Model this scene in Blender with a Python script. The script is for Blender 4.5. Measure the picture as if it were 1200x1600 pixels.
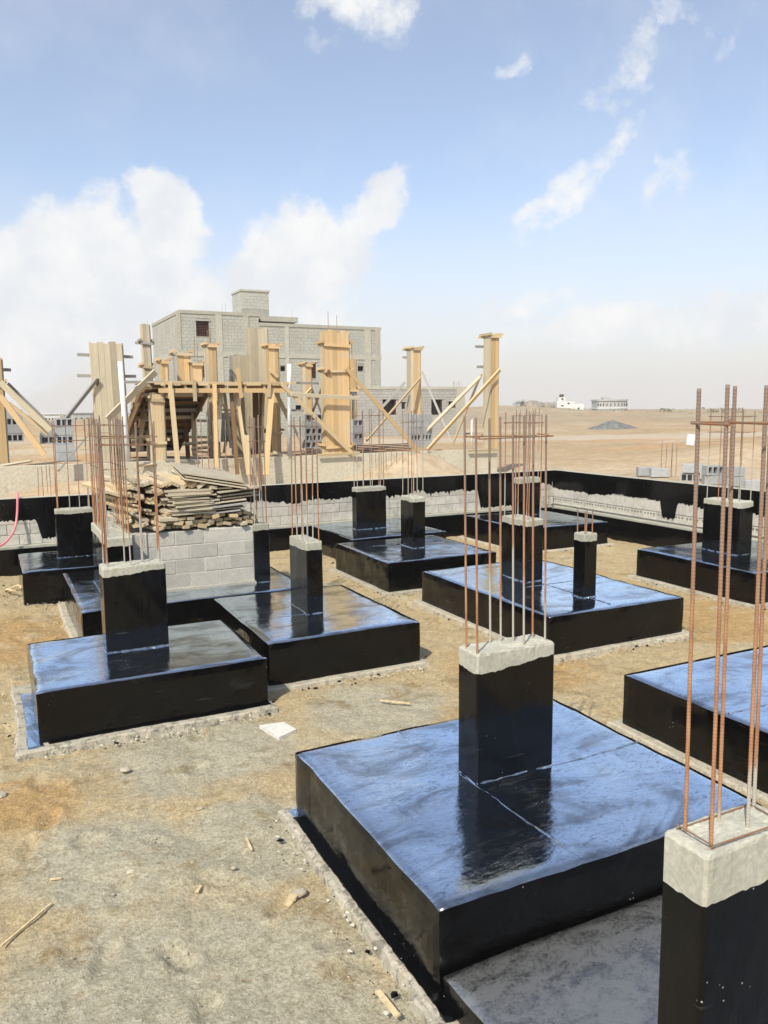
import bpy, bmesh, math, random
import numpy as np
from mathutils import Vector, Matrix

for _o in list(bpy.data.objects):
    bpy.data.objects.remove(_o, do_unlink=True)
SC = bpy.context.scene
COL = SC.collection
random.seed(7)
R = random.random
U = random.uniform

# ------------------------------------------------------------------ camera
cam_data = bpy.data.cameras.new('camera')
cam = bpy.data.objects.new('camera', cam_data)
COL.objects.link(cam)
cam_data.sensor_fit = 'HORIZONTAL'
cam_data.sensor_width = 36.0
cam_data.lens = 36.0 * 1240.0 / 1200.0
cam_data.clip_start = 0.05
cam_data.clip_end = 8000
cm = Matrix.Identity(4)
for i, row in enumerate(((0.89550, 0.06557, -0.44021), (-0.44497, 0.11208, -0.88850), (-0.00892, 0.99153, 0.12954))):
    for j in range(3):
        cm[i][j] = row[j]
cm.translation = (0, 0, 3.05)
cam.matrix_world = cm
SC.camera = cam

# ------------------------------------------------------------------ light, sky, exposure
SUN_AZ, SUN_EL = math.radians(229), math.radians(47)
SKY_STRENGTH = 0.11
CLOUD_STRENGTH = 0.47
SC.view_settings.view_transform = 'Standard'
SC.view_settings.look = 'None'
SC.view_settings.gamma = 1.0
SC.view_settings.use_curve_mapping = False
SC.view_settings.exposure = 0.9
try:
    SC.cycles.use_denoising = True
    SC.cycles.max_bounces = 6
    SC.cycles.caustics_reflective = False
    SC.cycles.caustics_refractive = False
except Exception:
    pass

sun_d = bpy.data.lights.new('sun', 'SUN')
sun_d.energy = 2.65
sun_d.angle = math.radians(0.6)
sun_d.color = (1.0, 0.925, 0.77)
sun = bpy.data.objects.new('sun', sun_d)
COL.objects.link(sun)
to_sun = Vector((math.sin(SUN_AZ) * math.cos(SUN_EL), math.cos(SUN_AZ) * math.cos(SUN_EL), math.sin(SUN_EL)))
sun.rotation_euler = to_sun.to_track_quat('Z', 'Y').to_euler()
sun.location = to_sun * 60

world = bpy.data.worlds.new('World')
SC.world = world
world.use_nodes = True


class NT:
    """small node-tree writer"""
    def __init__(self, tree):
        self.t = tree
        self.n = tree.nodes
        self.l = tree.links

    def node(self, kind, **kw):
        nd = self.n.new(kind)
        for k, v in kw.items():
            setattr(nd, k, v)
        return nd

    def put(self, sock, v):
        if hasattr(v, 'is_output') or hasattr(v, 'links'):
            self.l.new(v, sock)
        elif isinstance(v, (tuple, list)) and len(v) == 3 and sock.type == 'RGBA':
            sock.default_value = (*v, 1)
        else:
            sock.default_value = v

    def math(self, op, a, b=0.0, c=None, clamp=False):
        nd = self.node('ShaderNodeMath', operation=op, use_clamp=clamp)
        self.put(nd.inputs[0], a)
        self.put(nd.inputs[1], b)
        if c is not None:
            self.put(nd.inputs[2], c)
        return nd.outputs[0]

    def vmath(self, op, a, b=(0, 0, 0)):
        nd = self.node('ShaderNodeVectorMath', operation=op)
        self.put(nd.inputs[0], a)
        self.put(nd.inputs[1], b)
        return nd.outputs[0]

    def step(self, v, lo, hi, a=0.0, b=1.0):
        nd = self.node('ShaderNodeMapRange', interpolation_type='SMOOTHSTEP', clamp=True)
        self.put(nd.inputs[0], v)
        self.put(nd.inputs[1], lo)
        self.put(nd.inputs[2], hi)
        self.put(nd.inputs[3], a)
        self.put(nd.inputs[4], b)
        return nd.outputs[0]

    def noise(self, vec, scale=5.0, detail=4.0, rough=0.55, dist=0.0, color=False):
        nd = self.node('ShaderNodeTexNoise')
        self.put(nd.inputs['Vector'], vec)
        nd.inputs['Scale'].default_value = scale
        nd.inputs['Detail'].default_value = detail
        nd.inputs['Roughness'].default_value = rough
        nd.inputs['Distortion'].default_value = dist
        return nd.outputs['Color' if color else 'Fac']

    def scale(self, vec, s):
        return self.vmath('MULTIPLY', vec, s)

    def mix(self, f, a, b):
        nd = self.node('ShaderNodeMix', data_type='RGBA')
        self.put(nd.inputs[0], f)
        self.put(nd.inputs[6], a)
        self.put(nd.inputs[7], b)
        return nd.outputs[2]

    def mulc(self, a, b, f=1.0):
        nd = self.node('ShaderNodeMix', data_type='RGBA', blend_type='MULTIPLY')
        self.put(nd.inputs[0], f)
        self.put(nd.inputs[6], a)
        self.put(nd.inputs[7], b)
        return nd.outputs[2]

    def bump(self, h, strength=0.3, dist=0.01, normal=None):
        nd = self.node('ShaderNodeBump')
        nd.inputs['Strength'].default_value = strength
        nd.inputs['Distance'].default_value = dist
        self.put(nd.inputs['Height'], h)
        if normal is not None:
            self.put(nd.inputs['Normal'], normal)
        return nd.outputs[0]


wt = NT(world.node_tree)
wt.n.clear()
w_out = wt.node('ShaderNodeOutputWorld')
sky = wt.node('ShaderNodeTexSky', sky_type='NISHITA')
sky.sun_disc = False
sky.sun_elevation = SUN_EL
sky.sun_rotation = SUN_AZ
sky.altitude = 600
sky.air_density = 1.0
sky.dust_density = 1.6
sky.ozone_density = 1.6
bg_sky = wt.node('ShaderNodeBackground')
bg_sky.inputs[1].default_value = SKY_STRENGTH
hs = wt.node('ShaderNodeHueSaturation')
hs.inputs['Saturation'].default_value = 0.93
wt.l.new(sky.outputs[0], hs.inputs['Color'])
wt.l.new(hs.outputs[0], bg_sky.inputs[0])
tc = wt.node('ShaderNodeTexCoord')
dirv = tc.outputs['Generated']
sep = wt.node('ShaderNodeSeparateXYZ')
wt.l.new(dirv, sep.inputs[0])
DEG = 180 / math.pi
el = wt.math('MULTIPLY', wt.math('ARCSINE', sep.outputs[2]), DEG)
az = wt.math('MULTIPLY', wt.math('ARCTAN2', sep.outputs[0], sep.outputs[1]), DEG)
warp = wt.node('ShaderNodeSeparateXYZ')
wt.l.new(wt.noise(dirv, 9.0, 5, 0.6, color=True), warp.inputs[0])
azw = wt.math('ADD', az, wt.math('MULTIPLY', wt.math('SUBTRACT', warp.outputs[0], 0.5), 7.0))
elw = wt.math('ADD', el, wt.math('MULTIPLY', wt.math('SUBTRACT', warp.outputs[1], 0.5), 5.0))
# (azimuth, elevation, half width, half height, tilt, weight): the clouds that stand over the plot
CLOUDS = [
    (8.0, 7.6, 7.0, 7.0, 14, 1.2), (11.8, 12.6, 3.0, 3.6, 20, 1.1), (1.0, 6.0, 8.0, 6.0, 10, 1.1),
    (20.0, 9.5, 7.0, 4.2, 18, 1.1), (25.5, 13.8, 4.2, 1.8, 33, 0.95), (15.0, 6.0, 12.0, 5.0, 0, 0.8),
    (-12.0, 8.0, 12.0, 6.0, -4, 1.1),
    (40.0, 15.2, 6.0, 1.5, 38, 0.55), (37.0, 13.6, 2.6, 0.9, 20, 0.45), (45.4, 14.3, 2.6, 1.5, 48, 0.48),
    (25.6, 25.2, 4.4, 2.2, 0, 0.6), (22.6, 22.6, 1.3, 1.4, -40, 0.3),
    (35.4, 22.0, 1.9, 0.7, 14, 0.36), (43.0, 21.0, 3.4, 1.9, 50, 0.42), (46.0, 24.0, 1.6, 2.4, 60, 0.2),
    (41.2, 19.8, 2.4, 1.5, 30, 0.38), (50.0, 21.5, 3.0, 0.9, 45, 0.2),
    (36.0, 7.6, 4.4, 0.9, 4, 0.4), (42.0, 5.4, 9.0, 1.5, 3, 0.6), (52.0, 6.0, 8.0, 3.0, 6, 0.6),
    (66.0, 14.0, 9.0, 5.0, 5, 1.0), (80.0, 30.0, 10.0, 3.0, 20, 0.7), (-30.0, 22.0, 8.0, 3.0, 25, 0.8),
]
mask = None
for (a, e, w, h, t, wgt) in CLOUDS:
    da = wt.math('SUBTRACT', azw, a)
    de = wt.math('SUBTRACT', elw, e)
    ct, st = math.cos(math.radians(t)), math.sin(math.radians(t))
    uu = wt.math('MULTIPLY_ADD', da, ct / w, wt.math('MULTIPLY', de, st / w))
    vv = wt.math('MULTIPLY_ADD', da, -st / h, wt.math('MULTIPLY', de, ct / h))
    rr = wt.math('ADD', wt.math('MULTIPLY', uu, uu), wt.math('MULTIPLY', vv, vv))
    m = wt.math('MULTIPLY', wt.math('SUBTRACT', 1.0, rr), wgt)
    mask = m if mask is None else wt.math('MAXIMUM', mask, m)
far_n = wt.noise(dirv, 2.6, 3, 0.5)
gen_away = wt.step(wt.math('ABSOLUTE', wt.math('SUBTRACT', az, 26.0)), 55.0, 80.0)
gen = wt.math('MULTIPLY', wt.math('MULTIPLY', wt.math('SUBTRACT', far_n, 0.56), 5.0), gen_away)
mask = wt.math('MAXIMUM', mask, wt.math('SUBTRACT', gen, wt.math('SUBTRACT', 1.0, gen_away)))
fine = wt.math('ADD', wt.math('MULTIPLY', wt.noise(dirv, 13.0, 8, 0.6), 0.6), wt.math('MULTIPLY', wt.noise(dirv, 40.0, 6, 0.65), 0.4))
dens = wt.math('ADD', mask, wt.math('MULTIPLY', wt.math('SUBTRACT', fine, 0.53), 2.5))
alpha = wt.math('MULTIPLY', wt.step(dens, -0.04, 0.62), 0.96)
hazeband = wt.math('MAXIMUM', wt.step(el, 18.0, -1.0, 0.13, 0.95), 0.17)
veil = wt.math('MULTIPLY', wt.step(wt.noise(dirv, 5.0, 5, 0.6), 0.45, 0.8), 0.22)
alpha = wt.math('MAXIMUM', alpha, wt.math('MAXIMUM', veil, 0.0))
bg_haze = wt.node('ShaderNodeBackground')
bg_haze.inputs[0].default_value = (1.0, 0.955, 0.925, 1)
bg_haze.inputs[1].default_value = CLOUD_STRENGTH * 0.94
bg_cloud = wt.node('ShaderNodeBackground')
cl_shade = wt.noise(dirv, 12.0, 5, 0.6)
wt.l.new(wt.mix(wt.step(cl_shade, 0.35, 0.65), (0.86, 0.885, 0.925), (1.0, 1.0, 0.99)), bg_cloud.inputs[0])
bg_cloud.inputs[1].default_value = CLOUD_STRENGTH * 1.12
mx1 = wt.node('ShaderNodeMixShader')
wt.l.new(hazeband, mx1.inputs[0])
wt.l.new(bg_sky.outputs[0], mx1.inputs[1])
wt.l.new(bg_haze.outputs[0], mx1.inputs[2])
mx2 = wt.node('ShaderNodeMixShader')
wt.l.new(alpha, mx2.inputs[0])
wt.l.new(mx1.outputs[0], mx2.inputs[1])
wt.l.new(bg_cloud.outputs[0], mx2.inputs[2])
wt.l.new(mx2.outputs[0], w_out.inputs[0])


# ------------------------------------------------------------------ materials
def material(name):
    m = bpy.data.materials.new(name)
    m.use_nodes = True
    t = NT(m.node_tree)
    t.n.clear()
    out = t.node('ShaderNodeOutputMaterial')
    b = t.node('ShaderNodeBsdfPrincipled')
    t.l.new(b.outputs[0], out.inputs[0])
    t.b = b
    t.pos = t.node('ShaderNodeNewGeometry').outputs['Position']
    t.obj = t.node('ShaderNodeTexCoord').outputs['Object']
    t.rand = t.node('ShaderNodeObjectInfo').outputs['Random']
    return m, t


def setb(t, color=None, rough=None, normal=None, ior=None, spec=None, metal=None):
    if color is not None:
        t.put(t.b.inputs['Base Color'], color)
    if rough is not None:
        t.put(t.b.inputs['Roughness'], rough)
    if normal is not None:
        t.put(t.b.inputs['Normal'], normal)
    if ior is not None:
        t.put(t.b.inputs['IOR'], ior)
    if spec is not None:
        t.put(t.b.inputs['Specular IOR Level'], spec)
    if metal is not None:
        t.put(t.b.inputs['Metallic'], metal)


def mat_bitumen(name, rough, dust, wob, brush, film, diff=0.006, ior=1.5):
    """tar paint: black base under a glossy film whose thickness varies in brushed patches; film = (lowest, highest) share"""
    m, t = material(name)
    low = t.noise(t.pos, 2.2, 4, 0.6)
    streak = t.noise(t.scale(t.pos, brush), 1.0, 6, 0.68, 1.2)
    fine = t.noise(t.pos, 70.0, 3, 0.6)
    mixn = t.math('ADD', t.math('MULTIPLY', streak, 0.7), t.math('MULTIPLY', low, 0.5))
    scuff = t.noise(t.scale(t.pos, (11.0, 34.0, 20.0)), 1.0, 5, 0.7, 2.0)
    dmask = t.math('MULTIPLY', t.math('ADD', t.math('MULTIPLY', t.step(mixn, 0.58, 0.82), 0.7), t.math('MULTIPLY', t.step(scuff, 0.58, 0.68), t.step(low, 0.42, 0.6))), dust)
    vor = t.node('ShaderNodeTexVoronoi', feature='F1')
    t.put(vor.inputs['Vector'], t.pos)
    vor.inputs['Scale'].default_value = 26.0
    speck = t.math('MULTIPLY', t.step(vor.outputs['Distance'], 0.13, 0.06), t.step(t.noise(t.scale(t.pos, (3.5, 3.5, 2.0)), 1.0, 4, 0.7), 0.60, 0.68))
    col = t.mix(dmask, (diff, diff, diff * 1.05), (0.20, 0.20, 0.20))
    col = t.mix(t.math('MULTIPLY', speck, 0.85), col, (0.50, 0.48, 0.43))
    rg = t.math('ADD', t.math('MULTIPLY', dmask, 0.35), t.math('MULTIPLY_ADD', t.step(fine, 0.4, 0.7), 0.06, rough))
    rag = t.noise(t.scale(t.pos, (brush[0] * 3, brush[1] * 2.4, 24.0)), 1.0, 5, 0.7, 0.8)
    n = t.bump(low, 0.20 * wob, 0.05)
    n = t.bump(rag, 0.13 * wob, 0.009, n)
    n = t.bump(fine, 0.06, 0.003, n)
    setb(t, col, t.math('ADD', rg, 0.1), n, ior, 0.5)
    if not film:
        ln_ = t.step(t.noise(t.scale(t.pos, (3.0, 3.0, 42.0)), 1.0, 4, 0.6), 0.66, 0.74)
        lap = t.step(t.noise(t.scale(t.pos, (9.0, 9.0, 1.6)), 1.0, 5, 0.65), 0.52, 0.60)
        col = t.mix(t.math('MULTIPLY', ln_, 0.35), col, (0.09, 0.085, 0.08))
        rg = t.math('MULTIPLY_ADD', lap, 0.14, rg)
        setb(t, col, t.math('ADD', rg, 0.04), n, ior, 0.5)
    if film:
        g = t.node('ShaderNodeBsdfGlossy')
        t.put(g.inputs['Color'], (0.74, 0.86, 1.0))  # sky blue put into the gloss colour to deepen the mirrored sky
        t.put(g.inputs['Roughness'], rg)
        t.put(g.inputs['Normal'], n)
        lw = t.node('ShaderNodeLayerWeight')
        lw.inputs['Blend'].default_value = 0.5
        holes = t.step(t.noise(t.scale(t.pos, (brush[0] * 4, brush[1] * 2.2, 24.0)), 1.0, 6, 0.72, 1.5), 0.36, 0.50)
        region = t.math('MULTIPLY', t.step(low, 0.44, 0.62), 0.85)
        wgt = t.math('MULTIPLY_ADD', t.math('MAXIMUM', holes, region), film[1] - film[0], film[0])
        wgt = t.math('MULTIPLY', wgt, t.step(t.noise(t.scale(t.pos, (1.2, 2.2, 2.0)), 1.0, 5, 0.62, 1.2), 0.36, 0.52, 0.45, 1.0))
        wgt = t.math('MULTIPLY', wgt, t.step(lw.outputs['Facing'], 0.0, 0.62, 0.30, 1.0))
        wgt = t.math('MULTIPLY', wgt, t.math('SUBTRACT', 1.0, t.math('MAXIMUM', t.math('MULTIPLY', speck, 0.85), t.math('MULTIPLY', dmask, 0.6))))
        mx = t.node('ShaderNodeMixShader')
        t.put(mx.inputs[0], wgt)
        t.l.new(t.b.outputs[0], mx.inputs[1])
        t.l.new(g.outputs[0], mx.inputs[2])
        out = [q for q in t.n if q.type == 'OUTPUT_MATERIAL'][0]
        t.l.new(mx.outputs[0], out.inputs[0])
    return m


M = {}
M['bit_top'] = mat_bitumen('bitumen_film', 0.02, 0.55, 0.8, (3.5, 14.0, 14.0), (0.48, 1.0))
M['bit_wet'] = mat_bitumen('bitumen_wet', 0.02, 0.25, 1.3, (3.0, 14.0, 14.0), (0.30, 1.0))
M['bit_side'] = mat_bitumen('bitumen_brushed', 0.03, 0.0, 0.35, (14.0, 14.0, 3.0), None, 0.003, 1.36)

m, t = material('bitumen_dusty')
nz = t.noise(t.pos, 55.0, 5, 0.7)
n2 = t.noise(t.scale(t.pos, (5.0, 9.0, 5.0)), 1.0, 5, 0.65, 1.0)
k = t.math('ADD', t.math('MULTIPLY', nz, 0.55), t.math('MULTIPLY', n2, 0.75))
col = t.mix(t.step(k, 0.40, 0.74), (0.02, 0.0205, 0.022), (0.115, 0.118, 0.118))
col = t.mix(t.step(t.noise(t.pos, 26.0, 4, 0.7), 0.60, 0.68), col, (0.03, 0.03, 0.033))
setb(t, col, t.step(k, 0.45, 0.75, 0.10, 0.36), t.bump(nz, 0.35, 0.005), 2.4, 0.6)
M['bit_dust'] = m


def mat_concrete(name, c1, c2, stain=(0.34, 0.31, 0.2), bump=0.4, sc=1.0, black=0.0):
    m, t = material(name)
    a = t.noise(t.pos, 4.0 * sc, 5, 0.6)
    b = t.noise(t.pos, 38.0 * sc, 4, 0.65)
    col = t.mix(t.step(a, 0.3, 0.7), c1, c2)
    col = t.mix(t.math('MULTIPLY', t.step(t.noise(t.pos, 7.0 * sc, 3, 0.5), 0.6, 0.72), 0.5), col, stain)
    col = t.mulc(col, t.mix(t.step(b, 0.3, 0.75), (0.82, 0.82, 0.81), (1.08, 1.08, 1.06)))
    if black:
        col = t.mix(t.math('MULTIPLY', t.step(t.noise(t.pos, 11.0, 6, 0.72), 0.53, 0.57), black), col, (0.012, 0.012, 0.013))
    rnd = t.step(t.rand, 0.0, 1.0, 0.90, 1.08)
    cc = t.node('ShaderNodeCombineXYZ')
    for i in range(3):
        t.l.new(rnd, cc.inputs[i])
    col = t.mulc(col, cc.outputs[0])
    setb(t, col, 0.9, t.bump(b, bump, 0.012), 1.5, 0.25)
    return m


M['cap'] = mat_concrete('raw_concrete', (0.39, 0.385, 0.325), (0.46, 0.455, 0.39), (0.36, 0.34, 0.23), 0.25)
M['blind'] = mat_concrete('blinding_concrete', (0.44, 0.40, 0.32), (0.52, 0.48, 0.39), (0.40, 0.31, 0.18), 0.9, 1.5, 0.25)
M['blind_tar'] = mat_concrete('tarred_blinding', (0.42, 0.39, 0.32), (0.52, 0.48, 0.40), (0.40, 0.31, 0.18), 0.9, 1.5, 0.45)
M['block'] = mat_concrete('cement_block', (0.50, 0.49, 0.45), (0.58, 0.565, 0.515), (0.48, 0.43, 0.31), 0.6, 2.0)
M['block_washed'] = mat_concrete('washed_block', (0.50, 0.485, 0.44), (0.60, 0.585, 0.54), (0.42, 0.38, 0.27), 0.6, 2.0, 0.12)
M['block_blue'] = mat_concrete('fresh_hollow_block', (0.36, 0.38, 0.40), (0.43, 0.45, 0.465), (0.36, 0.37, 0.37), 0.5, 2.0)
M['mortar'] = mat_concrete('mortar', (0.50, 0.49, 0.435), (0.58, 0.56, 0.50), bump=0.8)
M['plinth'] = mat_concrete('plinth_concrete', (0.56, 0.525, 0.42), (0.64, 0.60, 0.49), (0.38, 0.32, 0.2), 0.4, 0.4)
M['house_joint'] = mat_concrete('house_mortar', (0.32, 0.32, 0.285), (0.37, 0.365, 0.325), (0.32, 0.31, 0.26), 0.3, 0.3)
M['house_block'] = mat_concrete('house_block', (0.405, 0.415, 0.375), (0.465, 0.47, 0.425), (0.36, 0.345, 0.30), 0.3, 0.25)
M['house_block_pale'] = mat_concrete('pale_house_block', (0.42, 0.42, 0.40), (0.50, 0.495, 0.47), (0.40, 0.39, 0.35), 0.3, 0.25)
M['house_beam'] = mat_concrete('house_beam', (0.42, 0.415, 0.36), (0.47, 0.46, 0.40), (0.39, 0.38, 0.325), 0.3, 0.3)
M['rubble'] = mat_concrete('rubble_grain', (0.40, 0.36, 0.28), (0.50, 0.455, 0.365), (0.36, 0.26, 0.14), 0.5, 2.0)
M['white_wall'] = mat_concrete('white_render', (0.70, 0.70, 0.68), (0.76, 0.76, 0.74), (0.6, 0.58, 0.54), 0.1, 0.1)
M['far_grey'] = mat_concrete('far_grey_render', (0.42, 0.43, 0.42), (0.47, 0.475, 0.46), (0.40, 0.40, 0.38), 0.1, 0.1)


def mat_wood(name, c1, c2, c3, knots=0.5):
    m, t = material(name)
    off = t.node('ShaderNodeCombineXYZ')
    t.l.new(t.math('MULTIPLY', t.rand, 37.0), off.inputs[0])
    t.l.new(t.math('MULTIPLY', t.rand, 91.0), off.inputs[1])
    v = t.vmath('ADD', t.scale(t.obj, (2.2, 4.0, 4.0)), off.outputs[0])
    grain = t.noise(v, 2.6, 6, 0.65, 0.4)
    blot = t.noise(t.pos, 2.2, 4, 0.6)
    col = t.mix(t.step(grain, 0.32, 0.68), c1, c2)
    col = t.mix(t.math('MULTIPLY', t.step(blot, 0.45, 0.75), knots), col, c3)
    rnd = t.step(t.rand, 0.0, 1.0, 0.78, 1.12)
    cc = t.node('ShaderNodeCombineXYZ')
    for i in range(3):
        t.l.new(rnd, cc.inputs[i])
    col = t.mulc(col, cc.outputs[0])
    setb(t, col, 0.8, t.bump(grain, 0.25, 0.006), 1.5, 0.2)
    return m


M['wood_new'] = mat_wood('new_pine', (0.55, 0.38, 0.19), (0.65, 0.47, 0.26), (0.52, 0.45, 0.33), 0.45)
M['wood_tan'] = mat_wood('tan_timber', (0.50, 0.385, 0.225), (0.60, 0.485, 0.31), (0.50, 0.45, 0.35), 0.5)
M['wood_old'] = mat_wood('grey_timber', (0.46, 0.40, 0.285), (0.57, 0.51, 0.38), (0.42, 0.385, 0.31), 0.6)
M['wood_grey'] = mat_wood('weathered_grey_timber', (0.30, 0.30, 0.285), (0.40, 0.39, 0.37), (0.33, 0.30, 0.25), 0.5)
M['wood_dark'] = mat_wood('dark_brown_timber', (0.16, 0.095, 0.045), (0.24, 0.15, 0.08), (0.13, 0.10, 0.07), 0.5)
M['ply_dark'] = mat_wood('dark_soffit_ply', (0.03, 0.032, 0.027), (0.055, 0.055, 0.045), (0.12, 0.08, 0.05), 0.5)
M['ply'] = mat_wood('grey_plywood', (0.47, 0.41, 0.30), (0.58, 0.52, 0.40), (0.48, 0.38, 0.24), 0.45)

m, t = material('rusty_rebar')
sz = t.node('ShaderNodeSeparateXYZ')
t.l.new(t.obj, sz.inputs[0])
rn = t.noise(t.scale(t.pos, (30.0, 30.0, 7.0)), 1.0, 4, 0.65)
rust = t.mix(t.step(rn, 0.35, 0.65), (0.30, 0.14, 0.07), (0.42, 0.225, 0.12))
rust = t.mix(t.step(sz.outputs[2], 0.45, 1.5), rust, (0.225, 0.165, 0.135))
att = t.node('ShaderNodeAttribute', attribute_type='OBJECT', attribute_name='cement')
thr = t.math('ADD', att.outputs['Fac'], t.math('MULTIPLY', t.math('SUBTRACT', rn, 0.5), 0.35))
cem = t.step(t.math('SUBTRACT', thr, sz.outputs[2]), -0.02, 0.10)
col = t.mix(t.math('MULTIPLY', cem, t.step(rn, 0.30, 0.40)), rust, (0.41, 0.385, 0.335))
setb(t, col, 0.75, t.bump(t.noise(t.pos, 220.0, 2), 0.3, 0.002), 1.5, 0.3)
M['rebar'] = m

m, t = material('thin_steel')
setb(t, t.mix(t.step(t.noise(t.pos, 12.0, 3), 0.4, 0.6), (0.25, 0.12, 0.06), (0.20, 0.15, 0.11)), 0.7, None, 1.5, 0.3)
M['wire'] = m


def mat_plain(name, c, rough=0.6, var=0.12, sc=8.0, spec=0.4):
    m, t = material(name)
    a = t.noise(t.pos, sc, 4, 0.6)
    lo = tuple(x * (1 - var) for x in c)
    hi = tuple(min(1, x * (1 + var)) for x in c)
    setb(t, t.mix(t.step(a, 0.3, 0.7), lo, hi), rough, None, 1.5, spec)
    return m


M['pipe'] = mat_plain('white_plastic_pipe', (0.74, 0.75, 0.76), 0.35, 0.06)
M['pipe_grey'] = mat_plain('grey_plastic_pipe', (0.42, 0.44, 0.46), 0.4, 0.1)
M['hose'] = mat_plain('pink_rubber', (0.72, 0.22, 0.25), 0.4, 0.1)
M['dark'] = mat_plain('dark_opening', (0.012, 0.011, 0.011), 0.9, 0.3)
M['frame_dark'] = mat_plain('dark_brown_frame', (0.05, 0.025, 0.02), 0.5, 0.3)
M['lattice'] = mat_plain('red_brown_lattice', (0.085, 0.035, 0.028), 0.6, 0.2)
M['tile'] = mat_plain('pale_board', (0.62, 0.60, 0.55), 0.7, 0.12, 20.0)
M['straw'] = mat_plain('pale_splinter', (0.60, 0.48, 0.28), 0.8, 0.2, 30.0)
M['gravel'] = mat_plain('dark_gravel', (0.17, 0.175, 0.17), 0.95, 0.3, 3.0, 0.1)
M['rock'] = mat_plain('tan_rock', (0.27, 0.235, 0.19), 0.95, 0.3, 0.8, 0.1)
M['scrub'] = mat_plain('dusty_scrub', (0.16, 0.15, 0.10), 0.9, 0.3, 2.0, 0.1)
M['leaf'] = mat_plain('desert_leaf', (0.075, 0.085, 0.045), 0.9, 0.3, 2.0, 0.1)
M['bark'] = mat_plain('desert_bark', (0.12, 0.09, 0.06), 0.9, 0.3, 5.0, 0.1)
M['bucket'] = mat_plain('white_plastic', (0.78, 0.78, 0.77), 0.4, 0.05)


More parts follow.
